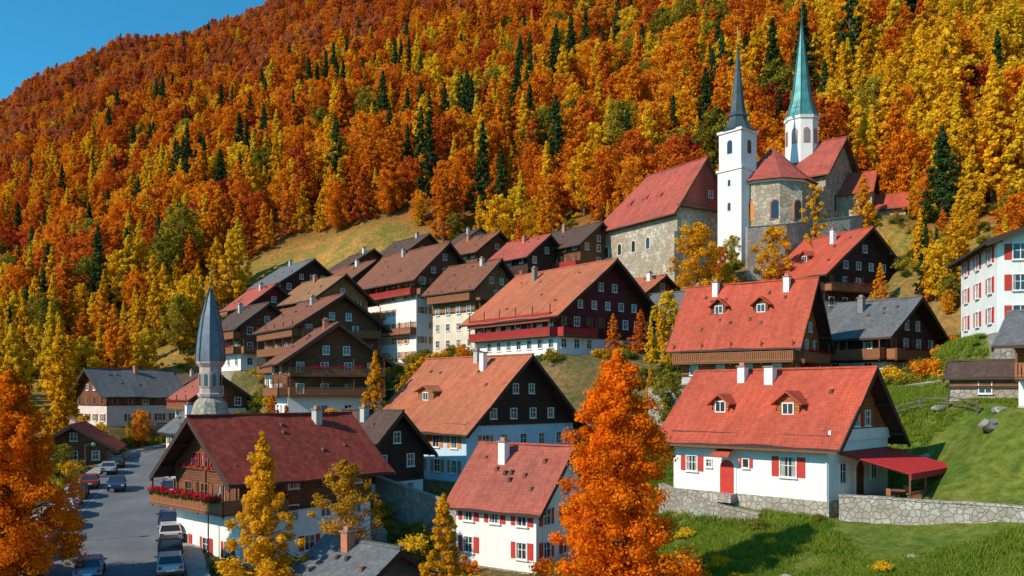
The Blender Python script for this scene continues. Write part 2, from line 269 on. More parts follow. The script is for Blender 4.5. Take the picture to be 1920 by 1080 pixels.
# ------------------------------------------------------------ houses data
def H(n,c,near,yaw,L,W,z0,ze,zr,low='plaster_white',up='wood_dark',split=99,roof='roof_red',**k):
    d=dict(n=n,c=c,near=near,yaw=math.radians(yaw),L=L,W=W,z0=z0,ze=ze,zr=zr,low=low,up=up,split=split,roof=roof); d.update(k)
    R=Matrix.Rotation(d['yaw'],2); off=R@Vector((L/2 if near=='r' else -L/2,-W/2)); d['ctr']=(c[0]-off.x,c[1]-off.y)
    return d
HS=[
H('white_house',(21.5,58),'r',-45,12.5,10.2,-7.3,-2.9,1.75,up='wood_orange',roof='roof_red',custom='b1',pad=-1.0,oe=1.0,og=1.3),
H('blue_house',(-4.5,84),'r',-45,14.4,16,-8.7,-3,4.0,low='plaster_blue',up='wood_dark',roof='roof_orange',custom='b2',oe=1.2,og=1.5),
H('white_cottage',(1.7,60),'r',-35,7.2,8,-12.6,-7.9,-4.0,up='plaster_white',roof='roof_rust',shut='shutter_red',oe=.7,og=.8,chim=[(-1.2,-1.2,'plaster_white')],sp=2.1,dots=8),
H('flower_chalet',(-19.8,62),'l',48,12,9.5,-13,-5.6,-1.8,up='wood_brown',split=4.3,roof='roof_brick',custom='b4',oe=1.3,og=1.6),
H('timber_house',(43.2,118),'r',-62,9.6,16,11.5,17.3,23.5,low='plaster_grey',split=1.6,roof='roof_red',balc=[('front',0,9.6,3.0),('right',0,16,3.0)],oe=1.4,og=1.6,dorm=[(-1,.3)],chim=[(1,-2,'plaster_white')],dots=8),
H('shuttered_house',(54,67.6),'l',75,12,14,5.2,12.9,15.6,up='plaster_white',roof='roof_orange',shut='shutter_red',oe=1.0,sp=3.2,chim=[(-3,3.4,'plaster_white')],wsize=(1.1,1.25),attic=False),
H('grey_roof_chalet',(39.8,91),'r',-50,7.5,12,1.4,6.7,10.6,low='plaster_grey',split=2.2,roof='roof_slate',balc=[('front',0,7.5,2.5),('right',0,8,2.5)],oe=1.3,og=1.3,chim=[(-1,-2,'cap')]),
H('red_roof_chalet',(28.2,86),'r',-36,12.0,9.0,1.2,6.2,12,low='plaster_grey',up='wood_orange',split=.9,roof='roof_red',balc=[('front',-.5,12.5,2.2),('right',0,9.0,2.2)],oe=1.3,og=1.4,dorm=[(-2.5,.42),(2.2,.40)],chim=[(-3.6,-.8,'plaster_white'),(4.3,-.8,'plaster_white')],dots=14),
H('red_timber_house',(5.8,110),'r',-52,18,18,5.2,11,18,up='wood_red',split=2.4,roof='roof_orange',balc=[('front',0,18,2.5,1),('front',0,18,4.4,1),('right',0,6,2.5,1)],oe=1.5,og=2,chim=[(-4,-2,'cap')],dots=6,sp=2.0),
H('white_hotel',(-16.6,148),'r',-50,19,12,5.5,21.0,26.8,up='wood_brown',split=12.0,roof='roof_brown',shut='shutter_orange',balc=[('front',8,19,5.2),('front',0,9,8.4),('front',0,19,12.0,1),('right',0,12,12.0)],oe=1.6,og=1.8,sp=2.0),
H('guest_house',(-6,138),'r',-45,10.6,9.5,7,17.9,22.2,low='plaster_cream',up='wood_ochre',split=6.6,roof='roof_brown',oe=1.4,og=1.5,sp=2.2,balc=[('right',0,9.5,5.7),('right',0,9.5,8.4),('front',0,10.6,8.4)]),
H('chalet',(-27.6,105),'r',-65,11,12,-3.4,4.6,8.8,up='wood_brown',split=3.4,roof='roof_brown',balc=[('front',0,11,3.3),('right',0,12,3.3),('right',0,12,5.8)],oe=1.4,og=1.6),
H('chalet',(-30,121),'r',-55,15,12,.6,10.4,14.4,low='plaster_white',up='wood_brown',split=2.6,roof='roof_brown',balc=[('front',0,15,2.8),('front',0,15,5.3),('front',0,15,7.8),('right',0,12,5.3),('right',0,12,7.8)],oe=1.6,og=1.7,sp=2),
H('chalet',(-44.5,140),'r',-50,10,9,4,11.6,15.2,low='plaster_white',up='wood_brown',split=2.9,roof='roof_dark',balc=[('front',0,10,2.9),('right',0,9,2.9),('front',0,10,5.3)],oe=1.4),
H('hillside_house',(-47,175),'r',-50,14,13,15.3,23.6,28.2,up='wood_dark',split=5.6,roof='roof_slate',oe=1.4,balc=[('front',0,14,5)]),
H('hillside_house',(-36,186),'r',-55,11,12,20.5,28,32,up='wood_brown',split=2.8,roof='roof_dark',oe=1.4,balc=[('front',0,11,2.8)]),
H('hillside_house',(-47,153),'r',-50,10,9,9.4,16.4,20.0,low='plaster_cream',up='wood_red',split=2.8,roof='roof_maroon',oe=1.3,balc=[('front',0,10,2.8,1)]),
H('hillside_house',(-33.5,146),'r',-50,14,10,7.4,17.0,20.8,low='plaster_white',up='wood_ochre',split=4.4,roof='roof_ochre',oe=1.5,balc=[('front',0,14,4.5),('front',0,14,7),('right',0,10,4.5)]),
H('hillside_house',(-32,169),'r',-50,14,10,14,23,26.8,up='wood_brown',split=3.4,roof='roof_brown',oe=1.5,balc=[('front',0,14,3.4),('front',0,14,6)]),
H('hillside_house',(-23,184),'r',-50,12,11,22.5,31,35,up='wood_brown',split=2.8,roof='roof_dark',oe=1.4,balc=[('front',0,12,2.8),('front',0,12,5.3)]),
H('hillside_house',(-12.2,191),'r',-60,9,11,26,33.6,37.6,up='plaster_grey',roof='roof_dark',oe=1.1),
H('hillside_house',(-7,173),'r',-50,11,10,22,29.6,33.4,up='wood_brown',split=2.8,roof='roof_brown',oe=1.4,balc=[('front',0,11,2.8)]),
H('hillside_house',(2.8,152),'r',-50,10,9,17.7,25.2,28.8,up='wood_dark',split=2.8,roof='roof_maroon',oe=1.3,balc=[('front',0,10,2.8,1)]),
H('hillside_house',(12.2,152),'r',-50,11,9,20.5,27.4,31.0,low='plaster_cream',up='wood_brown',split=2.2,roof='roof_dark',oe=1.3,balc=[('front',0,11,2.4,1)]),
H('small_house',(19.5,126),'r',-50,7,8,11,15.2,17.8,up='wood_brown',split=3,roof='roof_orange',oe=1),
H('small_house',(25.8,116),'r',-40,9,8,7.4,11.2,14.6,low='plaster_grey',up='wood_dark',split=1.6,roof='roof_slate',oe=1.1),
H('village_house',(-66.5,140),'l',50,13,11,-5.3,.3,4.2,low='plaster_pink',up='wood_brown',split=3.6,roof='roof_slate',oe=1.3,shut='shutter_brown'),
H('village_house',(-92,180),'r',-45,9,8,4,7.3,10,up='wood_dark',split=2.2,roof='roof_dark',oe=1.2),
H('village_house',(-65,166),'r',-45,10,9,-2.5,1.2,4,low='plaster_cream',up='wood_brown',split=1.5,roof='roof_dark',oe=1.2),
H('village_house',(-61,148),'l',48,8,8,-8,-4.5,-2.1,up='wood_brown',split=3.2,roof='roof_orange',oe=1),
H('village_house',(-47,126),'r',-50,8,8,-4.5,-.2,2.6,low='plaster_white',up='wood_brown',split=2.6,roof='roof_rust',oe=1.1,balc=[('front',0,8,2.4)]),
H('village_house',(-36.5,95),'r',-50,6,6,-9.3,-3.9,-1.6,low='plaster_cream',up='plaster_cream',roof='roof_slate',shut='shutter_brown',oe=.8),
H('market_hall',(-62,112),'r',-70,10,8,-9.6,-6.6,-4.1,low='wood_brown',up='wood_brown',roof='roof_red',oe=1.6,og=2),
H('brown_cottage',(-13.2,78),'r',-40,7,7,-10.5,-5,-1.7,up='wood_dark',split=2.4,roof='roof_dark',oe=1),
H('shed',(-8.6,49),'r',-40,6,5,-13.2,-10.9,-9.3,low='wood_grey',up='wood_grey',roof='roof_slate',oe=.6,chim=[(-.6,-.6,'chim_brick')]),
H('balcony_chalet',(43.3,53.6),'r',-40,10,8,-.8,4.0,6.0,up='wood_orange',split=1.9,roof='roof_slate',balc=[('front',0,10,2.0)],oe=1.6,og=1.4),
H('tool_shed',(40,67),'r',-35,5,3.5,-.4,1.5,2.6,low='stone',up='wood_ochre',split=1.0,roof='roof_dark',oe=.5,chim=[],dots=0,sp=9),
H('village_house',(-50,196),'r',-40,9,8,18,22,25.2,up='wood_brown',split=1.5,roof='roof_ochre',oe=1.2),
]
NAVE=dict(L=21,W=12.5,z0=18.8,ze=31,zr=39.6,yaw=math.radians(-58),c=(27.1,140))
_o=Matrix.Rotation(NAVE['yaw'],2)@Vector((10.5,-6.25)); NAVE['ctr']=(27.1-_o.x,140-_o.y)
CHOIR=dict(L=14,W=14,z0=27.0,ze=37.2,zr=44.0,yaw=math.radians(-42),c=(52,141.5))
_o=Matrix.Rotation(CHOIR['yaw'],2)@Vector((7,-7)); CHOIR['ctr']=(52-_o.x,141.5-_o.y)
APSE=(43.5,142.5,6.3)
# ------------------------------------------------------------ terrain
ROAD=[(-21,40,-13.1,6),(-25.1,50,-12.6,6),(-29.3,60,-12,5.8),(-40.6,88,-10.5,4.6),(-47.5,108,-9.4,3.6),(-51.6,120,-8.9,2.9),(-54.5,132,-8.6,2.7),(-54.2,143,-8.3,2.6),(-50,156,-7,2.5)]
ctrl=[(-45,50,-12.5),(-60,70,-12),(-70,95,-10),(-80,130,-7),(-110,150,0),(-110,200,8),(-75,185,6),(-60,200,20),(-87,235,33),(-40,215,38),(-15,215,43),(10,190,38),(20,175,34),(60,162,34),(83,165,42),(70,130,28),(57,124,22),(72,100,18),(60,85,9),(37.6,65,-1.0),(33,74,-.9),(41,87,1.2),(36.3,70,-.7),(38,79,.3),(29.4,58.5,-5.8),(33,53,-5.8),(26,51,-9.0),(28,45,-9.6),(18,46,-10.6),(18,53,-9.8),(8,50,-11.9),(0,46,-13),(-15,50,-13),(12,60,-10.5),(12,75,-6.5),(2,102,0),(15,97,0.5),(22,78,-4),(20,105,5),(22,133,16),(34,130,18),(40,134,21.5),(0,30,-14),(-40,30,-13.5),(40,38,-9),(30,30,-12),(-20,85,-8),(-18,100,-3),(-15,115,1.5),(-20,128,3),(-40,108,-7),(-75,160,-1),(60,140,30),(95,130,32),(-130,130,-4),(-100,100,-8),(-140,180,4),(-100,60,-11),(60,50,2),(80,60,8)]
for (x,y,z,w) in ROAD: ctrl.append((x,y,z))
pads=[]
for h in HS:
    zp=h['z0']+h.get('pad',0)-.1
    pads.append((h['ctr'],h['yaw'],h['L']/2,h['W']/2,zp))
for d in (NAVE,CHOIR): pads.append((d['ctr'],d['yaw'],d['L']/2,d['W']/2,d['z0']))
for (c,yaw,a,b,zp) in pads:
    R=Matrix.Rotation(yaw,2)
    for sx in (-1,1):
        for sy in (-1,1):
            v=R@Vector((sx*(a+.5),sy*(b+.5))); ctrl.append((c[0]+v.x,c[1]+v.y,zp))
ctrl=np.array(ctrl,dtype=float)
def sines(x,y,s,seed):
    g=np.random.default_rng(seed); t=0
    for i in range(7):
        a=g.uniform(0,math.pi*2); f=g.uniform(.6,1.7)/s*2*math.pi; t=t+np.sin((x*math.cos(a)+y*math.sin(a))*f+g.uniform(0,6.28))
    return t/3.2
def base_h(x,y):
    p=-91.6+.398*x+.653*y; Hc=547+.128*x
    m=Hc-np.sqrt((Hc-p)**2+200)
    return .5*(m-9+np.sqrt((m+9)**2+144))
_res=ctrl[:,2]-base_h(ctrl[:,0],ctrl[:,1])
_D=np.hypot(ctrl[:,None,0]-ctrl[None,:,0],ctrl[:,None,1]-ctrl[None,:,1])
_W=np.linalg.solve(_D-np.eye(len(ctrl))*.6,_res)
def hz(x,y,road=True):
    x=np.atleast_1d(np.asarray(x,float)); y=np.atleast_1d(np.asarray(y,float)); out=np.empty(len(x))
    for s in range(0,len(x),8000):
        X=x[s:s+8000];Y=y[s:s+8000]
        r=np.hypot(X[:,None]-ctrl[None,:,0],Y[:,None]-ctrl[None,:,1])@_W
        dx=np.maximum(0,np.maximum(-130-X,X-100)); dy=np.maximum(0,np.maximum(35-Y,Y-225)); d=np.hypot(dx,dy)
        f=np.clip(1-d/90,0,1); f=f*f*(3-2*f)
        z=base_h(X,Y)+r*f+(1-f)*(sines(X,Y,190,3)*13+sines(X,Y,70,4)*4.5)*np.clip((base_h(X,Y)+9)/40,0.1,1)+ .14*sines(X,Y,9,5)+.07*sines(X,Y,3.5,6)
        for (c,yaw,a,b,zp) in pads:
            ux=(X-c[0])*math.cos(yaw)+(Y-c[1])*math.sin(yaw); uy=-(X-c[0])*math.sin(yaw)+(Y-c[1])*math.cos(yaw)
            dd=np.hypot(np.maximum(0,abs(ux)-a),np.maximum(0,abs(uy)-b)); w=np.clip(1-(dd-.6)/1.8,0,1)
            z=z*(1-w)+zp*w
        dr,zr,wr=road_d(X,Y)
        w=np.clip(1-(dr-wr-2.2)/3,0,1); z=z*(1-w)+(zr-.12)*w
        out[s:s+8000]=z
    return out if len(out)>1 else out[0]
def road_d(X,Y):
    best=np.full(len(X),1e9); zz=np.zeros(len(X)); ww=np.zeros(len(X))
    for i in range(len(ROAD)-1):
        a=ROAD[i];b=ROAD[i+1]; vx=b[0]-a[0];vy=b[1]-a[1]; t=np.clip(((X-a[0])*vx+(Y-a[1])*vy)/(vx*vx+vy*vy),0,1)
        d=np.hypot(X-a[0]-t*vx,Y-a[1]-t*vy); k=d<best
        best=np.where(k,d,best); zz=np.where(k,a[2]+t*(b[2]-a[2]),zz); ww=np.where(k,a[3]+t*(b[3]-a[3]),ww)
    return best,zz,ww
def axis(lo,hi,a,b,st,g=1.09):
    mid=list(np.arange(a,b+.01,st)); l=[];s=st;v=a
    while v>lo: s=s*g; v-=s; l.append(v)
    r=[];s=st;v=mid[-1]
    while v<hi: s=s*g if s<14 or v>1500 else s; v+=s; r.append(v)
    return np.array(l[::-1]+mid+r)
ax=axis(-6000,6000,-75,65,1.0); ay=axis(-3000,8000,40,170,1.0,1.07)
GX,GY=np.meshgrid(ax,ay); gx=GX.ravel(); gy=GY.ravel(); gz=hz(gx,gy)
nx=len(ax);ny=len(ay)
ii=(np.arange(ny-1)[:,None]*nx+np.arange(nx-1)[None,:]).ravel()
F=np.stack([ii,ii+1,ii+nx+1,ii+nx],1)
me=bpy.data.meshes.new('terrain')
me.vertices.add(len(gx)); me.vertices.foreach_set('co',np.stack([gx,gy,gz],1).astype(np.float32).ravel())
me.loops.add(F.size); me.loops.foreach_set('vertex_index',F.ravel().astype(np.int32))
me.polygons.add(len(F)); me.polygons.foreach_set('loop_start',np.arange(0,F.size,4,dtype=np.int32)); me.polygons.foreach_set('loop_total',np.full(len(F),4,dtype=np.int32))
me.update(calc_edges=True); me.validate()
me.polygons.foreach_set('use_smooth',np.ones(len(me.polygons),dtype=bool))
EX=[-900,-250,-150,-110,-92,-80,-60,-30,-12,0,20,45,62,75,100,200,900]; EY=[500,310,225,208,214,234,234,224,206,194,180,166,140,118,102,102,102]
def fedge(x): return np.interp(x,EX,EY)
fw=np.clip((gy-fedge(gx)+4)/8,0,1)
gr=np.clip((gx-9)/4,0,1)*np.clip((82-gy)/8,0,1)*np.clip((gx+0)/10,0,1)
vil=np.clip(1-np.maximum(0,gy-165)/20,0,1)*(1-np.clip((-62-gx)/15,0,1))*(1-np.clip((gx-50)/8,0,1))
col=np.zeros((len(gx),4),dtype=np.float32); col[:,3]=1
mead=np.array([.36,.225,.065]); green=np.array([.165,.215,.04]); forest=np.array([.24,.11,.03]); vill=np.array([.21,.155,.07])
c=mead[None]*(1-vil[:,None])+vill[None]*vil[:,None]; c=c*(1-gr[:,None])+green[None]*gr[:,None]; c=c*(1-fw[:,None])+forest[None]*fw[:,None]
col[:,:3]=c
at=me.attributes.new('gcol','FLOAT_COLOR','POINT'); at.data.foreach_set('color',col.ravel())
m,nt,out=_new('ground_mat'); tc=N(nt,'ShaderNodeTexCoord').outputs['Object']
a=N(nt,'ShaderNodeAttribute'); a.attribute_name='gcol'
n1=noise_out(nt,tc,.16,6,.7); n2=noise_out(nt,tc,1.3,7,.75)
cc=mixc(nt,1.0,a.outputs['Color'],mixc(nt,ramp(nt,n1,.38,.66),(.64,.82,.65),(1.4,1.08,1.1)),'MULTIPLY')
cc=mixc(nt,1.0,cc,mixc(nt,ramp(nt,n2,.35,.66),(.5,.54,.45),(1.3,1.25,1.2)),'MULTIPLY')
principled(nt,out,cc,.95,n2,1.0,.35,.1); me.materials.append(m)
go=bpy.data.objects.new('ground',me); SC.collection.objects.link(go)
# ------------------------------------------------------------ road
def ribbon(name,off0,off1,dz,matname,thick=0,dash=None):
    pts=[]
    for i in range(len(ROAD)-1):
        a=ROAD[i];b=ROAD[i+1]
        for k in range(12):
            t=k/12; pts.append([a[j]+t*(b[j]-a[j]) for j in range(4)])
    pts=np.array(pts)
    for _ in range(12): pts[1:-1]=(pts[:-2]+2*pts[1:-1]+pts[2:])/4
    V=[];F=[]
    for i,p in enumerate(pts):
        q=pts[min(i+1,len(pts)-1)]; r=pts[max(i-1,0)]; d=np.array([q[0]-r[0],q[1]-r[1]]); d/=np.linalg.norm(d); n=np.array([d[1],-d[0]])
        o0=off0(p[3]);o1=off1(p[3])
        V+= [(p[0]+n[0]*o0,p[1]+n[1]*o0,p[2]+dz),(p[0]+n[0]*o1,p[1]+n[1]*o1,p[2]+dz),(p[0]+n[0]*o0,p[1]+n[1]*o0,p[2]+dz-.5),(p[0]+n[0]*o1,p[1]+n[1]*o1,p[2]+dz-.5)]
    for i in range(len(pts)-1):
        if dash and (i%dash): continue
        a=i*4;b=a+4; F.append((a,a+1,b+1,b))
        if thick: F+= [(a,b,b+2,a+2),(a+1,a+3,b+3,b+1)]
    me=bpy.data.meshes.new(name); me.from_pydata(V,[],F); me.materials.append(MATS[matname]); o=bpy.data.objects.new(name,me); SC.collection.objects.link(o)
m,nt,out=_new('asphalt'); tc=N(nt,'ShaderNodeTexCoord').outputs['Object']
cc=mixc(nt,ramp(nt,noise_out(nt,tc,.25,5),.35,.7),(.11,.115,.125),(.20,.20,.205)); cc=mixc(nt,ramp(nt,noise_out(nt,tc,1.4,6,.75),.45,.62),cc,(.14,.14,.145))
principled(nt,out,cc,.85,noise_out(nt,tc,20,3),.2,.02); MATS['asphalt']=m
m_flat('paving',(.30,.285,.26),.9,v=.2,scale=1.5); m_flat('road_paint',(.42,.42,.40),.8,v=.35,scale=2)
ribbon('road',lambda w:-w,lambda w:w,0,'asphalt')
ribbon('pavement',lambda w:w,lambda w:w+1.4,.13,'paving',1)
ribbon('pavement',lambda w:-w-1.6,lambda w:-w,.13,'paving',1)
ribbon('road_marking',lambda w:-w+2.25,lambda w:-w+2.33,.006,'road_paint')
# ------------------------------------------------------------ house construction
def make_roof(b,L,W,ze,zr,oe,og,mat,th=.22,hip=0,seed=0,trim='trim_dark'):
    k=(zr-ze)/(W/2); nx_,ny_=14,7
    xl=-L/2-og; xr=L/2+og
    sl=math.sqrt(1+k*k)
    g=random.Random(seed); ph=[g.uniform(0,6) for _ in range(6)]
    def dz(x,y): return .07*math.sin(x*.55+ph[0])*math.cos(y*.5+ph[1])+.04*math.sin(x*1.3+ph[2]+y*.8)
    for sg in (-1,1):
        V=[];U=[];F=[]
        for lay in (1,0):
            for i in range(nx_+1):
                for j in range(ny_+1):
                    tj=j/ny_; y=sg*(W/2+oe)*(1-tj); x0=xl+hip*tj; x=x0+(xr-x0)*i/nx_
                    z=ze+k*(W/2-abs(y))+(th+dz(x,y) if lay else .0)
                    V.append((x,y,z)); U.append((x,(W/2+oe)*tj*sl+sg*50))
        n1=(nx_+1)*(ny_+1); idx=lambda i,j,l=0:l*n1+i*(ny_+1)+j
        for i in range(nx_):
            for j in range(ny_):
                q=(idx(i,j),idx(i+1,j),idx(i+1,j+1),idx(i,j+1)); F.append(q if sg<0 else q[::-1])
        b.add('roof',mat,V,F,U)
        F2=[]
        F2.append((idx(0,0,1),idx(nx_,0,1),idx(nx_,ny_,1),idx(0,ny_,1)))
        for i in range(nx_): F2.append((idx(i,0),idx(i+1,0),idx(i+1,0,1),idx(i,0,1)))
        for j in range(ny_):
            F2.append((idx(0,j),idx(0,j+1),idx(0,j+1,1),idx(0,j,1))); F2.append((idx(nx_,j),idx(nx_,j+1),idx(nx_,j+1,1),idx(nx_,j,1)))
        b.add('roof_edge',trim,V,F2)
        for xx in ((xr-.05,) if hip else (xl+.05,xr-.05)):
            b.beam('bargeboard',trim,(xx,sg*(W/2+oe+.05),ze-k*(oe+.05)-.05),(xx,0,zr-.05),.09,.34)
        n=int(L/.9)
        for i in range(n+1):
            x=-L/2+L*i/n
            if hip and x<-L/2+1: continue
            b.beam('rafter',trim,(x,sg*(W/2+oe-.08),ze-k*(oe-.08)-.1),(x,sg*(W/2-.05),ze+k*.05-.1),.1,.16)
        for yy in (W/2*.98,W*.25):
            z=ze+k*(W/2-yy)-.16
            for x0_,x1_ in ((L/2,xr-.12),(xl+.12,-L/2)):
                if hip and x0_<0: continue
                b.box('purlin',trim,x0_,x1_,sg*yy-.1,sg*yy+.1,z-.12,z+.1)
    if hip:
        y0=W/2+oe; V=[(xl,-y0,ze-k*oe+th),(xl,y0,ze-k*oe+th),(xl+hip,0,zr+th+.02)]; b.add('roof',mat,V,[(0,2,1)],[(0,0),(2*y0,0),(y0,y0*sl)])
    b.beam('ridge_cap',mat,(xl+hip-.02,0,zr+th+.02),(xr+.02,0,zr+th+.02),.34,.14)
RW=random.Random(55)
class Sides:
    def __init__(s,b,L,W): s.b=b;s.L=L;s.W=W
    def P(s,side,u,z,o):
        L,W=s.L,s.W
        if side=='front': return (-L/2+u,-W/2-o,z)
        if side=='right': return (L/2+o,-W/2+u,z)
        if side=='back': return (L/2-u,W/2+o,z)
        return (-L/2-o,W/2-u,z)
    def length(s,side): return s.L if side in('front','back') else s.W
    def sbox(s,part,mat,side,u0,u1,z0,z1,o0,o1):
        P=s.P
        s.b.hexa(part,mat,[P(side,u0,z0,o1),P(side,u1,z0,o1),P(side,u1,z0,o0),P(side,u0,z0,o0),P(side,u0,z1,o1),P(side,u1,z1,o1),P(side,u1,z1,o0),P(side,u0,z1,o0)])
    def window(s,side,u,z,w=.9,h=1.2,shut=None,ob=0,frame='frame_white',bars=True):
        f=.08
        s.sbox('window_glass','glass',side,u-w/2,u+w/2,z,z+h,ob-.05,ob+.012)
        if RW.random()<.45:
            c0=w*RW.uniform(.15,.3); s.sbox('curtain','curtain',side,u-w/2,u-w/2+c0,z,z+h,ob,ob+.018); s.sbox('curtain','curtain',side,u+w/2-c0,u+w/2,z,z+h,ob,ob+.018)
        for a0,a1,b0,b1 in ((u-w/2-f,u-w/2,z-f,z+h+f),(u+w/2,u+w/2+f,z-f,z+h+f),(u-w/2,u+w/2,z-f,z),(u-w/2,u+w/2,z+h,z+h+f)):
            s.sbox('window_frame',frame,side,a0,a1,b0,b1,ob-.05,ob+.1)
        if bars:
            s.sbox('window_frame',frame,side,u-.03,u+.03,z,z+h,ob,ob+.04)
            s.sbox('window_frame',frame,side,u-w/2,u-.03,z+h*.55,z+h*.55+.045,ob,ob+.035)
            s.sbox('window_frame',frame,side,u+.03,u+w/2,z+h*.55,z+h*.55+.045,ob,ob+.035)
        s.sbox('window_sill','trim_white' if frame=='frame_white' else 'trim_brown',side,u-w/2-.14,u+w/2+.14,z-f-.07,z-f,ob-.02,ob+.17)
        if shut:
            sw=w*.52
            s.sbox('shutter',shut,side,u-w/2-f-sw,u-w/2-f-.01,z-.03,z+h+.03,ob-.02,ob+.06)
            s.sbox('shutter',shut,side,u+w/2+f+.01,u+w/2+f+sw,z-.03,z+h+.03,ob-.02,ob+.06)
    def arch(s,side,u,z,w,h,ob=0,mat='glass',frame='stone'):
        for part,m_,ww,hh,o,zb in (('window_frame',frame,w+.4,h+.0,ob+.06,z-.15),('window_glass',mat,w,h,ob+.09,z)):
            pts=[(u-ww/2,zb),(u+ww/2,zb)]
            for i in range(9):
                t=math.pi*i/8; pts.append((u+ww/2*math.cos(t),z+hh+ww/2*math.sin(t)))
            n=len(pts); V=[s.P(side,a,zz,-.05) for a,zz in pts]+[s.P(side,a,zz,o) for a,zz in pts]
            F=[tuple(range(n,2*n))]+[(i,(i+1)%n,n+(i+1)%n,n+i) for i in range(n)]
            s.b.add(part,m_,V,F)
    def balcony(s,side,u0,u1,z,d=1.3,rail='rail_brown',ob=0,gap=.22,hgt=1.0,fl=False):
        s.sbox('balcony_floor','trim_brown',side,u0,u1,z-.16,z,ob,d)
        s.sbox('balcony_rail',rail,side,u0,u1,z+hgt-.07,z+hgt,d-.09,d)
        s.sbox('balcony_rail',rail,side,u0,u1,z+.08,z+.15,d-.07,d-.02)
        n=max(2,int((u1-u0)/gap))
        for i in range(n+1):
            u=u0+.05+(u1-u0-.1)*i/n; s.sbox('balcony_baluster',rail,side,u-.075,u+.075,z+.02,z+hgt-.07,d-.06,d-.025)
        for u in (u0,u1-.07):
            s.sbox('balcony_rail',rail,side,u,u+.07,z+.0,z+hgt,ob,d-.09)
        n=max(1,int((u1-u0)/3.2))
        for i in range(n+1):
            u=u0+.06+(u1-u0-.12)*i/n; s.sbox('balcony_post','trim_brown',side,u-.06,u+.06,z-.3,z+2.1,d-.22,d-.1)
        if fl:
            cs=[s.P(side,u0+.3+i*.42,z+hgt+.05+RW.uniform(-.05,.1),d+.05) for i in range(int((u1-u0-.4)/.42)) if RW.random()<.75]
            if cs: s.b.cloud('flowers','fol_flower',cs,[.2]*len(cs),16,.18,7)
def build_house(h,seed):
    b=Builder(h['n'],(h['ctr'][0],h['ctr'][1],0),h['yaw'])
    L,W,z0,ze,zr=h['L'],h['W'],h['z0'],h['ze'],h['zr']; g=random.Random(seed)
    S=Sides(b,L,W); oe=h.get('oe',1); og=h.get('og',oe); zs=min(ze,z0+h['split']); k=(zr-ze)/(W/2)
    b.box('foundation','stone',-L/2-.07,L/2+.07,-W/2-.07,W/2+.07,z0-5,z0+.02)
    b.box('wall',h['low'],-L/2,L/2,-W/2,W/2,z0,zs)
    e=.06; a=L/2+e; c=W/2+e; zl=ze-k*e
    if h['up']!=h['low'] or zs<ze:
        V=[];
        for x in (-a,a): V+=[(x,-c,zs),(x,c,zs),(x,c,zl),(x,0,zr),(x,-c,zl)]
        b.add('upper_wall',h['up'],V,[(0,1,2,3,4)[::-1],(5,6,7,8,9),(0,5,9,4),(1,2,7,6),(0,1,6,5)])
        if 'wood' in h['up']:
            for sd in ('front','right','back','left'): S.sbox('string_course','trim_dark',sd,-.1,S.length(sd)+.1,zs-.1,zs+.12,.0,.14)
    else:
        for x in (-L/2,L/2): b.add('gable_wall',h['low'],[(x,-W/2,ze),(x,W/2,ze),(x,0,zr)],[(0,1,2)])
    make_roof(b,L,W,ze,zr,oe,og,h['roof'],seed=seed)
    def rz(y): return ze+k*(W/2-abs(y))
    for (x,y,m_) in h.get('chim',[(g.uniform(-L*.3,L*.3),-g.uniform(.3,1.5),g.choice(['plaster_white','chim_brick','plaster_grey']))]):
        zt=max(rz(y)+1.2,zr+.4)
        b.box('chimney',m_,x-.3,x+.3,y-.33,y+.33,rz(y)-.4,zt); b.box('chimney_cap','cap',x-.4,x+.4,y-.42,y+.42,zt,zt+.1)
        b.box('chimney_pot','chim_brick',x-.2,x+.2,y-.2,y+.2,zt+.1,zt+.35)
    for _ in range(h.get('dots',4)):
        x=g.uniform(-L*.45,L*.45); y=-g.uniform(.6,W*.45); z=rz(y)+.2
        b.hexa('roof_vent','roof_dark' if g.random()<.5 else 'trim_brown',[(x-.16,y-.16,z-.12),(x+.16,y-.16,z-.12),(x+.16,y+.16,z),(x-.16,y+.16,z),(x-.1,y-.14,z+.16),(x+.1,y-.14,z+.16),(x+.14,y+.14,z+.22),(x-.14,y+.14,z+.22)])
    def dormer(x,v,w=1.5,hh=.95,gz=.6,rm=None,wm='wood_brown'):
        yf=-(W/2)*(1-v); zb=rz(yf)+.1; zt=zb+hh; y2=yf+(hh+gz)/k
        V=[(x-w/2,yf,zb-.3),(x+w/2,yf,zb-.3),(x+w/2,yf,zt),(x,yf,zt+gz),(x-w/2,yf,zt)]; V+=[(p[0],y2,p[2]) for p in V]
        b.add('dormer_wall',wm,V,[(0,1,2,3,4),(0,4,9,5),(1,6,7,2)])
        kk=gz/(w/2); ww=w/2+.35
        for sg in (-1,1):
            V=[(x+sg*ww,yf-.45,zt-kk*.35+.04),(x,yf-.45,zt+gz+.06),(x,y2+.5,zt+gz+.06),(x+sg*ww,y2+.2,zt-kk*.35+.04)]
            V+=[(p[0],p[1],p[2]+.13) for p in V]
            b.add('dormer_roof',rm or h['roof'],V,[(0,1,2,3),(4,5,6,7),(0,1,5,4),(2,3,7,6),(3,0,4,7)],[(p[1],abs(p[0]-x)*1.2) for p in V])
        b.box('dormer_window','glass',x-.38,x+.38,yf-.03,yf+.02,zb+.12,zb+.85)
        for x0_,x1_,za,zb_ in ((-.46,-.38,.04,.93),(.38,.46,.04,.93),(-.38,.38,.04,.12),(-.38,.38,.85,.93),(-.03,.03,.12,.85)):
            b.box('dormer_frame','frame_white',x+x0_,x+x1_,yf-.07,yf+.02,zb+za,zb+zb_)
    for dm in h.get('dorm',[]): dormer(*dm)
    cu=h.get('custom')
    shut=h.get('shut'); sp=h.get('sp',2.4); ww,wh=h.get('wsize',(.85,1.1))
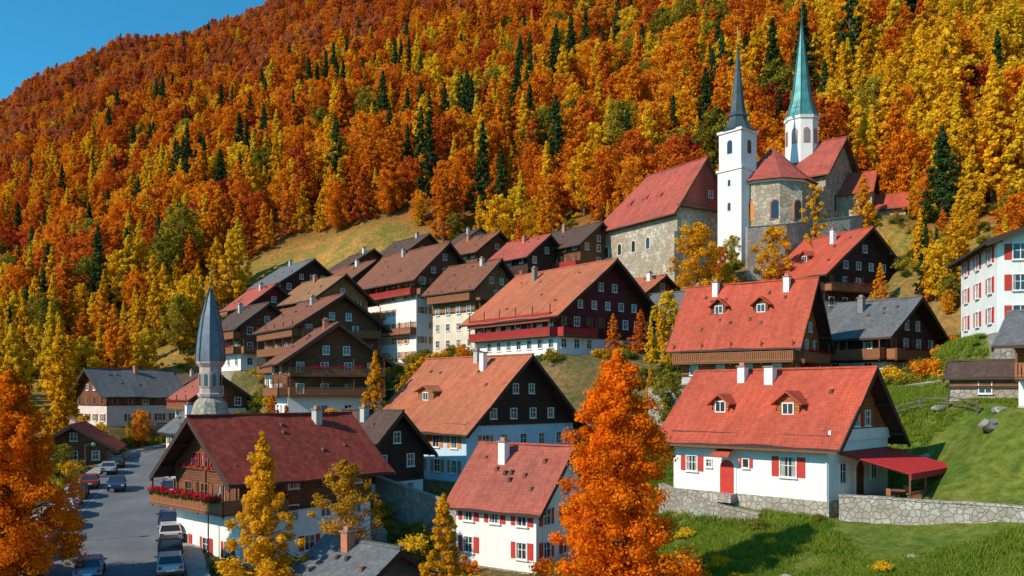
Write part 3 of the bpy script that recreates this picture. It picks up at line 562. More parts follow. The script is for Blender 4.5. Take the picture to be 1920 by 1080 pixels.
    def auto(side,floors=None,shut=shut,sp=sp,attic=h.get('attic',True),z_start=.95,skip=.08,frame=None):
        ln=S.length(side); nf=max(1,int(round((ze-z0)/2.6))); fh=(ze-z0)/nf
        for i in range(nf):
            if floors is not None and i not in floors: continue
            z=z0+i*fh+min(z_start,fh-wh-.25)
            up=z+.3>zs; o=.06 if up else 0; n=max(1,int((ln-.8)/sp))
            for j in range(n):
                if g.random()<skip: continue
                u=ln*(j+.5)/n
                S.window(side,u,z,ww,wh,shut if (not up or shut) else None,o,frame or ('frame_brown' if up and g.random()<.3 else 'frame_white'))
        if attic and side in ('left','right'):
            z=ze+.5
            while True:
                wd=W*(1-(z+wh-ze)/(zr-ze))-1.2
                if wd<1.0: break
                n=max(1,int(wd/2.3))
                for j in range(n):
                    u=W/2+(j-(n-1)/2)*min(2.6,wd/max(1,n))
                    S.window(side,u,z,.75,.95,None,.06,'frame_white')
                z+=2.5
    if cu is None:
        for sd in ('front','right','left','back'): auto(sd)
    for bl in h.get('balc',[]):
        S.balcony(bl[0],bl[1],bl[2],z0+bl[3],rail='rail_red' if len(bl)>4 else 'rail_brown',ob=.06 if bl[3]+z0>zs-.1 else .0,fl=g.random()<.4)
    if cu=='b1':
        S.window('front',9.6,z0+1.55,1.15,1.35,'shutter_red')
        S.window('front',1.7,z0+1.5,.9,1.1,'shutter_red')
        S.window('front',3.2,z0+1.9,.4,.5,None)
        S.window('front',6.3,z0+2.0,.45,.6,'shutter_red',bars=False)
        S.arch('front',4.75,z0+.0,1.15,1.9,mat='shutter_red',frame='plaster_white')
        b.hexa('door_canopy','roof_red',[S.P('front',4.0,z0+2.75,1.3),S.P('front',5.6,z0+2.75,1.3),S.P('front',5.3,z0+3.35,0),S.P('front',4.3,z0+3.35,0),S.P('front',4.0,z0+2.85,1.3),S.P('front',5.6,z0+2.85,1.3),S.P('front',5.3,z0+3.5,0),S.P('front',4.3,z0+3.5,0)])
        S.sbox('door_step','stone','front',3.9,5.6,z0-.6,z0-.0,.08,1.0)
        S.sbox('drainpipe','trim_white','front',12.35,12.45,z0,ze-.2,.02,.12)
        S.sbox('gutter','trim_brown','front',-1,13.6,ze-k*oe-.12,ze-k*oe+.02,oe,oe+.14)
        S.window('right',4.3,ze+.7,.8,1.0,'shutter_red',.06); S.window('right',6.2,ze+.7,.8,1.0,'shutter_red',.06)
        S.window('right',2.2,z0+1.2,1.0,1.3,None); S.window('right',7.5,z0+1.2,1.0,1.3,None); S.arch('right',5,z0,1.2,1.9,mat='wood_brown',frame='plaster_white')
        S.sbox('gable_band','plaster_white','right',.0,10.2,ze-.35,ze+.45,.0,.17)
        auto('back'); auto('left')
        for dm in ((-3.0,.30,1.3,.8,.5),(2.6,.28,1.7,.95,.65)): dormer(*dm,wm='wood_orange')
        b.box('chimney','plaster_white',-.6,.1,-1.3,-.6,rz(-1)-.4,zr+.35); b.box('chimney_cap','cap',-.7,.2,-1.4,-.5,zr+.35,zr+.45)
        P=S.P; za=z0+3.3
        c8=[P('right',1.2,za-1.2,5.0),P('right',9.9,za-1.2,5.0),P('right',9.9,za,.1),P('right',1.2,za,.1)]
        b.hexa('awning','awning_red',c8+[(x,y,z+.06) for x,y,z in c8])
        c8=[P('right',1.2,za-1.55,5.0),P('right',9.9,za-1.55,5.0),P('right',9.9,za-1.55,4.96),P('right',1.2,za-1.55,4.96)]
        b.hexa('awning_valance','awning_red',c8+[(x,y,z+.36) for x,y,z in c8])
        for u in (1.4,4.2,7,9.7):
            b.beam('awning_post','trim_brown',P('right',u,z0-.1,4.85),P('right',u,za-1.2,4.85),.1)
            b.beam('awning_strut','trim_brown',P('right',u,za-1.25,4.85),P('right',u,za-.08,.1),.06)
        S.sbox('terrace_rail','rail_brown','right',1.2,9.9,z0+.8,z0+.88,4.7,4.8)
        for i in range(30): S.sbox('terrace_rail','rail_brown','right',1.3+i*.29,1.36+i*.29,z0+.05,z0+.8,4.72,4.78)
    if cu=='b2':
        for u in (2.2,4.6,7.6,9.8,12.6):
            S.window('front',u,z0+3.4,.95,1.15,'shutter_orange' if u>7 else 'shutter_brown')
        for u in (2.2,4.4,7.2,10.0,12.6): S.window('front',u,z0+.9,.9,1.2,None if u<7 else 'shutter_orange')
        S.balcony('front',.2,5.4,z0+2.7,1.3); S.balcony('front',.2,5.6,z0+.1,1.7)
        for u in (2.6,5.2,8.0,10.8,13.6): S.window('right',u,z0+3.5,.9,1.1,'shutter_orange' if u<4 else None); 
        for u in (2.6,5.6,9,12.6): S.window('right',u,z0+.9,.9,1.2,'shutter_orange' if u<4 else None)
        for u in (3.6,6.5,9.4,12.2): S.window('right',u,ze+.6,.8,.95,None,.06)
        for u in (6.8,9.2): S.window('right',u,ze+3.2,.7,.9,None,.06)
        S.sbox('gable_beam','trim_dark','right',0,16,ze+.13,ze+.3,.06,.16)
        auto('back'); auto('left')
        dormer(-2.2,.32,2.6,1.0,.5,wm='wood_ochre'); 
        b.box('chimney','plaster_white',2.5,3.1,-1.9,-1.3,rz(-1.6)-.4,zr+.5); b.box('chimney_cap','cap',2.4,3.2,-2.0,-1.2,zr+.5,zr+.6)
    if cu=='b4':
        auto('left',floors=[0],shut='shutter_red',sp=2.3,attic=False,skip=0); auto('front',floors=[0],shut='shutter_red',sp=3,skip=0); auto('front',floors=[1,2],sp=2.6)
        for u in (2.2,4.7,7.2): S.window('left',u,z0+4.9,1.0,1.3,'shutter_brown',.06,'frame_brown')
        for u in (3.3,4.7,6.1): S.window('left',u,ze+.1,.95,1.0,None,.06,'shutter_red')
        auto('right'); auto('back')
        zb=z0+4.45
        S.balcony('left',-1.2,W+.3,zb,1.6,gap=.2,ob=.06,hgt=.95); S.balcony('front',-.0,3.2,zb,1.4,gap=.2,ob=.06,hgt=.95)
        cs=[];
        for i in range(34):
            u=-1.0+i*(W+1.0)/33; cs.append(S.P('left',u,zb+1.12+g.uniform(-.08,.16),1.62))
        for i in range(9):
            cs.append(S.P('front',.2+i*.34,zb+1.1+g.uniform(-.08,.16),1.45))
        b.cloud('flowers','fol_flower',cs,[.26]*len(cs),34,.17,3)
        b.cloud('flower_leaves','fol_bush',[(c_[0],c_[1],c_[2]-.22) for c_ in cs],[.24]*len(cs),22,.2,4)
        cs=[S.P('left',1+i*.9,ze+.05,.25) for i in range(8)]; b.cloud('flowers','fol_flower',cs,[.22]*8,20,.16,5)
        S.sbox('gable_beam','trim_brown','left',0,W,ze-.15,ze,.06,.2)
        for u in (0.3,W/2,W-.3): S.sbox('gable_post','trim_brown','left',u-.1,u+.1,zb,ze+.5,.06,.18)
    return b.finish()
for i,h in enumerate(HS): build_house(h,100+i)
# ------------------------------------------------------------ church
OX,OY=38,143
b=Builder('church',(OX,OY,0),0)
def fr(cx,cy,yaw): b.frame=Matrix.Translation((cx-OX,cy-OY,0))@Matrix.Rotation(yaw,4,'Z')
d=NAVE; fr(*d['ctr'],d['yaw']); L,W=d['L'],d['W']; S=Sides(b,L,W)
b.box('nave_wall','stone_church',-L/2,L/2,-W/2,W/2,d['z0']-6,d['ze'])
V=[(L/2+.06,-W/2,d['ze']),(L/2+.06,W/2,d['ze']),(L/2+.06,0,d['zr'])]; b.add('nave_gable','plaster_grey',V,[(0,1,2)])
b.add('nave_gable','roof_maroon',[(L/2+.16,-W/2+.4,d['ze']+.35),(L/2+.16,W/2-.4,d['ze']+.35),(L/2+.16,0,d['zr']-.35)],[(0,1,2)],[(0,0),(12,0),(6,8)])
make_roof(b,L,W,d['ze'],d['zr'],1.1,.7,'roof_maroon',hip=7,seed=5,trim='trim_brown')
S.sbox('nave_cornice','trim_white','front',0,L,d['ze']-1.0,d['ze']-.55,.0,.25)
S.sbox('nave_cornice','trim_brown','right',-.2,W+.2,d['ze']-.1,d['ze']+.3,.05,.9)
for u in (2.5,6.2,10,13.8): S.arch('front',u,d['z0']+6.2,.9,1.5,frame='plaster_cream')
S.arch('right',3.4,d['z0']+5,1.0,1.7,frame='plaster_cream'); S.window('right',7.4,d['ze']+2.2,.9,1.1,None,.16)
for u in (-.1,L-.5): S.sbox('buttress','stone_church','front',u,u+.7,d['z0']-5,d['z0']+8,.0,.8)
for (x,v) in ((-4,.3),(0,.34),(4,.3)):
    yf=-(W/2)*(1-v); kk=(d['zr']-d['ze'])/(W/2); z=d['ze']+kk*(W/2)*v
    b.hexa('roof_dormer','roof_maroon',[(x-.6,yf,z),(x+.6,yf,z),(x+.5,yf+1.2,z+1.0),(x-.5,yf+1.2,z+1.0),(x-.6,yf-.1,z+.7),(x+.6,yf-.1,z+.7),(x+.5,yf+1.2,z+1.75),(x-.5,yf+1.2,z+1.75)])
d=CHOIR; fr(*d['ctr'],d['yaw']); L,W=d['L'],d['W']; S=Sides(b,L,W)
b.box('choir_wall','stone_church',-L/2,L/2,-W/2,W/2,d['z0']-6,d['ze'])
b.add('choir_gable','stone_church',[(L/2,-W/2,d['ze']),(L/2,W/2,d['ze']),(L/2,0,d['zr'])],[(0,1,2)])
make_roof(b,L,W,d['ze'],d['zr'],1.0,1.0,'roof_maroon',seed=8,trim='trim_brown',hip=5)
for u in (3.2,9.6): S.arch('front',u,d['z0']+4,1.2,2.6,frame='plaster_cream')
for u in (4,9): S.arch('right',u,d['z0']+4,1.1,2.4,frame='plaster_cream')
for u in (0,5.9,L-.7): S.sbox('buttress','stone_church','front',u,u+.7,d['z0']-5,d['z0']+7.5,.0,.9)
fr(APSE[0],APSE[1],0); R=APSE[2]
b.lathe('apse_wall','stone_church',0,0,[(R,18),(R,34.6)],10,.2); b.lathe('apse_cornice','trim_white',0,0,[(R+.25,34.2),(R+.35,34.7)],10,.2)
b.lathe('apse_roof','roof_maroon',0,0,[(R+1.0,34.5),(R*.72,36.9),(.2,41.2)],10,.2)
for a in (-2.45,-1.8,-1.18):
    A=a; r=R*math.cos(math.pi/10)+.02
    fr(APSE[0]+r*math.cos(A),APSE[1]+r*math.sin(A),A+math.pi/2); s2=Sides(b,1.4,.0); s2.arch('front',.7,28.2,1.3,2.3,ob=.12,mat='shutter_orange' if a==-2.45 else 'glass',frame='chim_brick')
fr(58,149,math.radians(-30)); b.box('annex_wall','stone_church',-4,5,-4,4,24,34.6); make_roof(b,9,8,34.6,38.2,.9,.9,'roof_red',seed=9,trim='trim_brown')
fr(63.5,146,math.radians(-25)); b.box('vestry_wall','stone_church',-3,3.5,-3,3,24,31.6); make_roof(b,6.5,6,31.6,34,.8,.8,'roof_red',seed=10,trim='trim_brown')
def cross(x,y,z,h):
    b.beam('finial','gold',(x,y,z-1),(x,y,z+h),.1); b.beam('finial','gold',(x-h*.18,y,z+h*.7),(x+h*.18,y,z+h*.7),.09); b.lathe('finial_ball','gold',x,y,[(.05,z-.1),(.28,z+.15),(.05,z+.45)],8)
fr(37.2,140.6,math.radians(-50))
b.box('tower_shaft','plaster_white',-2.3,2.3,-2.3,2.3,16,36.5)
b.box('tower_cornice','trim_white',-2.5,2.5,-2.5,2.5,36.5,36.9)
b.box('belfry','plaster_white',-2.15,2.15,-2.15,2.15,36.9,42.8); S=Sides(b,4.3,4.3)
b.box('tower_cornice','trim_white',-2.4,2.4,-2.4,2.4,42.8,43.2)
for sd in ('front','right','left','back'):
    S.arch(sd,2.15,39.3,1.0,1.7,frame='trim_white'); S.arch(sd,2.15,30,.6,1.0,ob=.16,frame='trim_white'); S.arch(sd,2.15,34,.5,.8,ob=.16,frame='trim_white')
b.lathe('spire','spire_dark',0,0,[(2.9,43.2),(2.2,43.9),(1.6,45.0),(1.5,45.5),(1.7,45.7),(1.35,46.3),(1.05,48),(.75,51),(.35,55),(.06,57.5)],8,math.pi/8)
cross(0,0,57.4,3.4)
fr(50.9,150,0)
b.lathe('tower_shaft','plaster_white',0,0,[(2.75,24),(2.75,48.2)],8,math.pi/8); b.lathe('tower_cornice','trim_white',0,0,[(2.95,47.9),(3.05,48.4)],8,math.pi/8)
sp2=[(3.0,48.4),(2.5,49.4),(1.95,51.2),(1.6,53),(1.1,57),(.55,61.5),(.06,66)]
b.lathe('spire','teal',0,0,sp2,8,math.pi/8)
for i in range(8):
    A=i*math.pi/4+math.pi/8
    for (r0,za),(r1,zb_) in zip(sp2[:-1],sp2[1:]): b.beam('spire_rib','spire_dark',((r0+.02)*math.cos(A),(r0+.02)*math.sin(A),za),((r1+.02)*math.cos(A),(r1+.02)*math.sin(A),zb_),.09)
for i in range(8):
    A=i*math.pi/4; r=2.75*math.cos(math.pi/8)+.02
    fr(50.9+r*math.cos(A),150+r*math.sin(A),A+math.pi/2); s2=Sides(b,1.4,.0); s2.arch('front',.7,43.8,.7,1.9,ob=.03,mat='metal_grey',frame='chim_brick')
fr(50.9,150,0); cross(0,0,65.9,4)
b.finish()
# ------------------------------------------------------------ bell tower
b=Builder('bell_tower',(-31.8,90,0),.3)
b.lathe('base','stone',0,0,[(2.2,-14),(2.2,-3.2),(2.0,-2.2),(1.6,-.8),(1.0,-.2)],10)
b.lathe('belfry','plaster_rose',0,0,[(1.1,-.3),(1.1,2.9)],8); b.lathe('belfry_cornice','plaster_rose',0,0,[(1.25,-.25),(1.35,.05),(1.2,.2)],8); b.lathe('belfry_cornice','plaster_rose',0,0,[(1.15,2.9),(1.45,3.3),(1.45,3.5)],8)
for i in range(8):
    A=i*math.pi/4+math.pi/8; r=1.1*math.cos(math.pi/8)
    b.frame=Matrix.Translation((r*math.cos(A),r*math.sin(A),0))@Matrix.Rotation(A+math.pi/2,4,'Z'); Sides(b,.8,0).arch('front',.4,.9,.38,1.1,ob=.02,frame='plaster_rose')
b.frame=Matrix.Identity(4)
prof=[(1.5,3.5),(1.42,4.8),(1.28,6.2),(.95,8.2),(.5,9.9),(.1,11.2)]
b.lathe('spire','spire_blue',0,0,prof,8)
for i in range(8):
    A=i*math.pi/4
    for (r0,za),(r1,zb_) in zip(prof[:-1],prof[1:]): b.beam('spire_rib','spire_dark',((r0+.02)*math.cos(A),(r0+.02)*math.sin(A),za),((r1+.02)*math.cos(A),(r1+.02)*math.sin(A),zb_),.08)
b.beam('finial','gold',(0,0,11),(0,0,13.8),.07); b.lathe('finial_ball','gold',0,0,[(.03,11.6),(.2,11.8),(.03,12.0)],8)
b.finish()
# ------------------------------------------------------------ stone walls, terrace
def wall(name,pts,hgt,th=.5,mat='stone_wall',cope=True):
    b=Builder(name); g=random.Random(len(pts)*7+int(hgt))
    for (x0,y0,z0),(x1,y1,z1) in zip(pts[:-1],pts[1:]):
        n=max(1,int(math.hypot(x1-x0,y1-y0)/1.6))
        for i in range(n):
            t0=i/n;t1=(i+1)/n; p=(x0+(x1-x0)*t0,y0+(y1-y0)*t0); q=(x0+(x1-x0)*t1,y0+(y1-y0)*t1); zt0=z0+(z1-z0)*t0; zt1=z0+(z1-z0)*t1
            dx,dy=q[0]-p[0],q[1]-p[1]; l=math.hypot(dx,dy); nx_,ny_=-dy/l*th/2,dx/l*th/2
            b.hexa('stones',mat,[(p[0]-nx_,p[1]-ny_,zt0-hgt),(q[0]-nx_,q[1]-ny_,zt1-hgt),(q[0]+nx_,q[1]+ny_,zt1-hgt),(p[0]+nx_,p[1]+ny_,zt0-hgt),(p[0]-nx_,p[1]-ny_,zt0),(q[0]-nx_,q[1]-ny_,zt1),(q[0]+nx_,q[1]+ny_,zt1),(p[0]+nx_,p[1]+ny_,zt0)])
            if cope:
                f=1.25; j=g.uniform(0,.05); b.hexa('coping','stone',[(p[0]-nx_*f,p[1]-ny_*f,zt0),(q[0]-nx_*f,q[1]-ny_*f,zt1),(q[0]+nx_*f,q[1]+ny_*f,zt1),(p[0]+nx_*f,p[1]+ny_*f,zt0),(p[0]-nx_*f,p[1]-ny_*f,zt0+.1+j),(q[0]-nx_*f,q[1]-ny_*f,zt1+.1+j),(q[0]+nx_*f,q[1]+ny_*f,zt1+.1+j),(p[0]+nx_*f,p[1]+ny_*f,zt0+.1+j)])
    b.finish()
wall('stone_wall',[(22.0,57.2,-6.8),(26,54,-6.75),(30,50.9,-6.7),(34,47,-6.8),(40,42,-7.2)],5)
wall('stone_wall',[(11.5,66,-7.0),(14.5,62.8,-8.0),(17.5,60.2,-8.5)],5)
wall('stone_wall',[(33,86,1.0),(36,81.5,.6),(39.5,78.5,1.2)],4)
wall('stone_wall',[(36,131,25.6),(42,131.5,26.2),(47,134.5,27.2),(54,137,28.5),(61,142,30)],9,.8)
wall('stone_wall',[(-15,81,-7),(-9,76,-8.4),(-4,72,-9.6)],5)
wall('stone_wall',[(14,87,.6),(18,84,.4),(20,83,.3)],5)
b=Builder('terrace'); z=-7.22
b.hexa('slab','terrace_paving',[(22.2,57.6,z-4),(31.5,50.2,z-4),(37,57,z-4),(29.5,66,z-4),(22.2,57.6,z),(31.5,50.2,z),(37,57,z),(29.5,66,z)]); b.finish()
def table(x,y,z):
    b=Builder('cafe_table',(x,y,z),random.uniform(0,3)); b.box('top','frame_brown',-.45,.45,-.45,.45,.72,.76); b.beam('leg','trim_dark',(0,0,0),(0,0,.72),.08); b.box('foot','trim_dark',-.25,.25,-.25,.25,0,.03); b.finish()
    for a in (0,math.pi):
        b=Builder('cafe_chair',(x+.75*math.cos(a+.4),y+.75*math.sin(a+.4),z),a+.4)
        b.box('seat','frame_brown',-.2,.2,-.2,.2,.42,.46); b.box('backrest','frame_brown',.17,.2,-.2,.2,.46,.9)
        for sx in (-.17,.17):
            for sy in (-.17,.17): b.box('leg','trim_dark',sx-.02,sx+.02,sy-.02,sy+.02,0,.42)
        b.finish()
for x,y in ((26.2,57.8),(28.3,59.8),(30.4,61.9),(31.5,57)): table(x,y,z)
def fence(pts):
    b=Builder('wooden_fence')
    P=[]
    for (x0,y0),(x1,y1) in zip(pts[:-1],pts[1:]):
        n=max(1,int(math.hypot(x1-x0,y1-y0)/2))
        for i in range(n): P.append((x0+(x1-x0)*i/n,y0+(y1-y0)*i/n))
    P.append(pts[-1]); Z=[float(hz(*p)) for p in P]
    for i,p in enumerate(P):
        b.beam('post','wood_grey',(p[0],p[1],Z[i]-.3),(p[0],p[1],Z[i]+1.1),.12)
        if i<len(P)-1:
            q=P[i+1]
            for hh in (.45,.9): b.beam('rail','wood_grey',(p[0],p[1],Z[i]+hh),(q[0],q[1],Z[i+1]+hh),.05,.1)
    b.finish()
fence([(30,75),(34,71),(36,66)]); fence([(-70,205),(-45,208),(-22,204)])
b=Builder('stone_steps',(-11.5,72,0),math.radians(35))
for i in range(14): b.box('step','stone',-1.1,1.1,i*.42,i*.42+.46,-14,-11.6+i*.2)
b.finish()
def rock(x,y,r,seed):
    g=random.Random(seed); import bmesh
    bm=bmesh.new(); bmesh.ops.create_icosphere(bm,subdivisions=2,radius=r)
    for v in bm.verts:
        f=1+.25*math.sin(v.co.x*3/r+seed)*math.cos(v.co.y*2.4/r+seed*2)+g.uniform(-.09,.09); v.co=Vector((v.co.x*f*1.3,v.co.y*f,v.co.z*f*.6))
    me=bpy.data.meshes.new('boulder'); bm.to_mesh(me); bm.free(); me.materials.append(MATS['rock'])
    o=bpy.data.objects.new('boulder',me); o.location=(x,y,float(hz(x,y))+r*.05); o.rotation_euler=(0,0,seed); SC.collection.objects.link(o)
for i,(x,y,r) in enumerate(((33.6,60,.8),(35.2,61.5,.5),(32,66,.4),(36.5,57,.6),(38,61,.4),(34.5,69,.5),(30.5,70,.4),(23.5,50,.3),(16,50,.4))): rock(x,y,r,i+1)
def lamp(x,y):
    z=float(hz(x,y)); b=Builder('street_lamp',(x,y,z),0)
    b.lathe('pole','spire_dark',0,0,[(.12,-.2),(.12,.4),(.06,.5),(.05,4.6)],8); b.beam('arm','spire_dark',(0,0,4.5),(.9,0,4.8),.06); b.lathe('lantern','metal_grey',.9,0,[(.05,4.85),(.24,4.7),(.18,4.45),(.05,4.4)],8); b.finish()
for p in ((-22.6,63.5),(-35.4,91),(-36.4,66),(-47.5,95)): lamp(*p)
# ------------------------------------------------------------ cars
def car(x,y,yaw,paint):
    _,zr_,_=road_d(np.array([x]),np.array([y])); z=float(zr_[0])+.01
    b=Builder('parked_car',(x,y,z),yaw)
    def ext(part,mat,prof,side=None):
        n=len(prof); V=[(p[0],-p[2],p[1]) for p in prof]+[(p[0],p[2],p[1]) for p in prof]
        b.add(part,mat,V,[(i,(i+1)%n,n+(i+1)%n,n+i) for i in range(n)])
        b.add(part,side or mat,V,[tuple(range(n)),tuple(range(2*n-1,n-1,-1))])
    ext('body',paint,[(-2.1,.32,.8),(-2.15,.55,.86),(-2.08,.85,.84),(-1.85,.95,.82),(1.0,.95,.83),(1.9,.8,.8),(2.12,.6,.8),(2.1,.32,.78)])
    ext('cabin','glass',[(-1.85,.94,.8),(-1.35,1.38,.66),(.25,1.42,.66),(1.1,.94,.8)])
    ext('roof_panel',paint,[(-1.38,1.37,.67),(-1.3,1.44,.62),(.15,1.47,.62),(.3,1.405,.67)])
    for xx in (-1.3,1.3):
        for sy in (-1,1):
            V=[];n=14
            for yy in (sy*.66,sy*.87):
                for i in range(n): t=2*math.pi*i/n; V.append((xx+.32*math.cos(t),yy,.32+.32*math.sin(t)))
            b.add('wheel','tire',V,[(i,(i+1)%n,n+(i+1)%n,n+i) for i in range(n)]+[tuple(range(n)),tuple(range(n,2*n))])
            V=[(xx+.18*math.cos(2*math.pi*i/n),sy*.885,.32+.18*math.sin(2*math.pi*i/n)) for i in range(n)]; b.add('hubcap','metal_grey',V,[tuple(range(n))])
    b.box('number_plate','headlight',-2.2,-2.16,-.26,.26,.5,.62); b.box('bumper','trim_dark',-2.19,-2.08,-.8,.8,.34,.48); b.box('bumper','trim_dark',2.06,2.16,-.78,.78,.34,.48)
    for sy in (-1,1):
        b.box('headlight','headlight',2.02,2.13,sy*.62-.14,sy*.62+.14,.6,.74); b.box('taillight','taillight',-2.17,-2.1,sy*.66-.12,sy*.66+.12,.65,.85)
        b.beam('pillar',paint,(-.5,sy*.81,.94),(-.5,sy*.67,1.42),.07)
        for (p,q) in (((-1.83,.79,.94),(-1.36,.655,1.38)),((1.08,.79,.94),(.27,.655,1.42))): b.beam('pillar',paint,(p[0],sy*p[1],p[2]),(q[0],sy*q[1],q[2]),.08)
        y0,y1=sorted((sy*.84,sy*1.0)); b.box('mirror',paint,.75,.9,y0,y1,.95,1.07)
    b.finish()
rd=math.atan2(28,-11.6)
for x,y,a,p in ((-28.2,57.0,rd,'paint_blue'),(-42.6,92,rd+math.pi,'paint_navy'),(-49.1,104,rd,'paint_silver'),(-32.6,57.5,rd,'paint_black'),(-34.7,62.5,rd,'paint_silver'),(-36.7,67.5,rd,'paint_navy'),(-38.6,72.4,rd,'paint_black'),(-40.5,77.4,rd,'paint_white'),(-42.5,82.3,rd,'paint_silver'),(-44.3,87.3,rd,'paint_black'),(-46.2,93.5,rd,'paint_red'),
    (-23.4,58.4,rd,'paint_silver'),(-25.4,63.4,rd,'paint_black'),(-27.4,68.4,rd,'paint_white'),(-29.6,73.6,rd,'paint_navy'),(-38.6,97,rd,'paint_white'),(-50.9,110,rd,'paint_black'),(-36.3,90.6,rd,'paint_navy'),(-40.8,102.5,rd,'paint_silver'),(-33.9,84.2,rd,'paint_white')): car(x,y,a,p)
# ------------------------------------------------------------ hero trees
put_tree('orange_maple_tree',5.9,48,2.5,4.0,'broad','leaf_orange',380,190,.19,11,low=.07)
put_tree('yellow_larch_tree',-3.7,46,-5.2,1.45,'ovate','leaf_gold',140,120,.15,12,low=.06)
put_tree('yellow_larch_tree',-15.2,52,-2.3,2.3,'ovate','leaf_gold',190,140,.17,13,low=.1)
put_tree('amber_tree',-11.6,59,-4.6,2.0,'round','leaf_amber',90,100,.18,14,low=.2)
put_tree('orange_maple_tree',-31.8,54,1.6,4.1,'broad','leaf_orange2',340,180,.21,15,low=.12)
put_tree('yellow_tree',27.5,127,25.6,3.7,'round','leaf_gold',110,100,.36,16)
put_tree('yellow_tree',38.2,125,24.8,2.7,'round','leaf_gold',80,80,.34,17)
put_tree('yellow_tree',46.5,131,32.3,2.0,'round','leaf_gold',60,60,.34,18)
put_tree('yellow_tree',-15.4,96,5.0,2.4,'cone','leaf_gold',100,80,.28,19)
put_tree('yellow_tree',-11.5,104,3.8,2.3,'round','fol_yellow',90,80,.3,20)
put_tree('orange_tree',-6,100,2.5,2.2,'round','fol_orange',80,80,.28,24)
put_tree('spruce_tree',67,133,42,3.8,'cone','fol_green',120,100,.4,22)
put_tree('yellow_tree',20.5,112,13.5,2.0,'round','fol_yellow',70,70,.3,23)
# ------------------------------------------------------------ forest
protos=[]
spec=[('yellow_larch',20,3.6,'cone','fol_yellow'),('yellow_larch_b',21,4.2,'ovate','fol_yellow'),('yellow_birch',17,4.2,'round','fol_yellow'),
('orange_beech',18,4.8,'round','fol_orange'),('orange_beech_b',20,4.4,'ovate','fol_orange'),('rust_beech',18,4.9,'round','fol_rust'),('rust_beech_b',19,4.6,'ovate','fol_rust'),
('red_maple',15,4.2,'round','fol_red'),('spruce',22,3.4,'cone','fol_green'),('spruce_b',24,3.9,'cone','fol_green'),('olive_beech',18,4.6,'round','fol_olive'),('far_beech',17,5.0,'round','fol_far_haze'),('far_haze_beech_b',18,5.0,'ovate','fol_far_haze')]  # far beeches wear the leaf colour with haze mixed in
for i,(n_,H_,R_,s_,m_) in enumerate(spec):
    me=tree_mesh('k%02d_%s'%(i,n_),H_,R_,s_,m_,120,60,.55,200+i,low=.1 if s_!='round' else .15)
    protos.append(bpy.data.objects.new('k%02d_%s'%(i,n_),me))
def grid(y0,y1,cell):
    xs=np.arange(-1100,420,cell); ys=np.arange(y0,y1,cell); X,Y=np.meshgrid(xs,ys)
    X=X.ravel()+rng.uniform(-.48,.48,X.size)*cell; Y=Y.ravel()+rng.uniform(-.48,.48,Y.size)*cell
    k=(np.abs(X/Y+0.0)<.74)&(Y>fedge(X)); return X[k],Y[k]
A=[grid(100,300,5.6),grid(300,520,6.2),grid(520,850,7.2),grid(850,1500,8.2)]
FX=np.concatenate([a[0] for a in A]); FY=np.concatenate([a[1] for a in A]); FZ=hz(FX,FY)
p=-91.6+.398*FX+.653*FY; Hc=547+.128*FX
k=(FZ/FY<.56)&(p<Hc+60)&(FZ>-4)
FX,FY,FZ=FX[k],FY[k],FZ[k]
ex=[]
for (cx,cy,r,n_) in ((-101,190,12,22),(-78,195,8,10),(-125,205,14,26),(-118,170,9,12),(-105,150,6,8),(-92,205,9,14),(-76,216,7,8),(-140,215,16,30),(-85,162,6,8),(-95,130,6,7),(-80,176,6,8),(-88,145,5,5),(-100,120,6,6),(-84,100,5,4),(-68,125,4,3)):
    for _ in range(n_):
        a=rng.uniform(0,6.28); q=r*math.sqrt(rng.uniform()); ex.append((cx+q*math.cos(a),cy+q*math.sin(a)))
ex=np.array(ex)
def free(X,Y,mar=.9):
    ok=np.ones(len(X),bool)
    for (c,yaw,a,b_,zp) in pads:
        ux=(X-c[0])*math.cos(yaw)+(Y-c[1])*math.sin(yaw); uy=-(X-c[0])*math.sin(yaw)+(Y-c[1])*math.cos(yaw)
        ok&=~((abs(ux)<a+mar)&(abs(uy)<b_+mar))
    d,_,w=road_d(X,Y); ok&=d>w+2.3
    ok&=~((X>21)&(X<38)&(Y>50)&(Y<67)); ok&=np.hypot(X+31.8,Y-90)>3; ok&=np.hypot(X-APSE[0],Y-APSE[1])>7
    ok&=~((np.abs(X-61)<6)&(np.abs(Y-147)<6))
    return ok
ex=ex[free(ex[:,0],ex[:,1],4)]
EZ=hz(ex[:,0],ex[:,1]); 
kk=free(FX,FY,4.5); FX,FY,FZ=FX[kk],FY[kk],FZ[kk]; nb=len(FX)
FX=np.concatenate([FX,ex[:,0]]); FY=np.concatenate([FY,ex[:,1]]); FZ=np.concatenate([FZ,EZ])
n=len(FX)
n1=sines(FX,FY,70,21)+sines(FX,FY,25,22)*.6; n2=sines(FX,FY,110,23)+sines(FX,FY,32,24)*.6; n3=sines(FX,FY,60,25)
idx=np.zeros(n,int); u=rng.uniform(0,1,n)
far=np.clip((FY-290)/300,0,1); right=np.clip((FX/FY-.33)/.05,0,1)*np.clip((280-FY)/40,0,1)
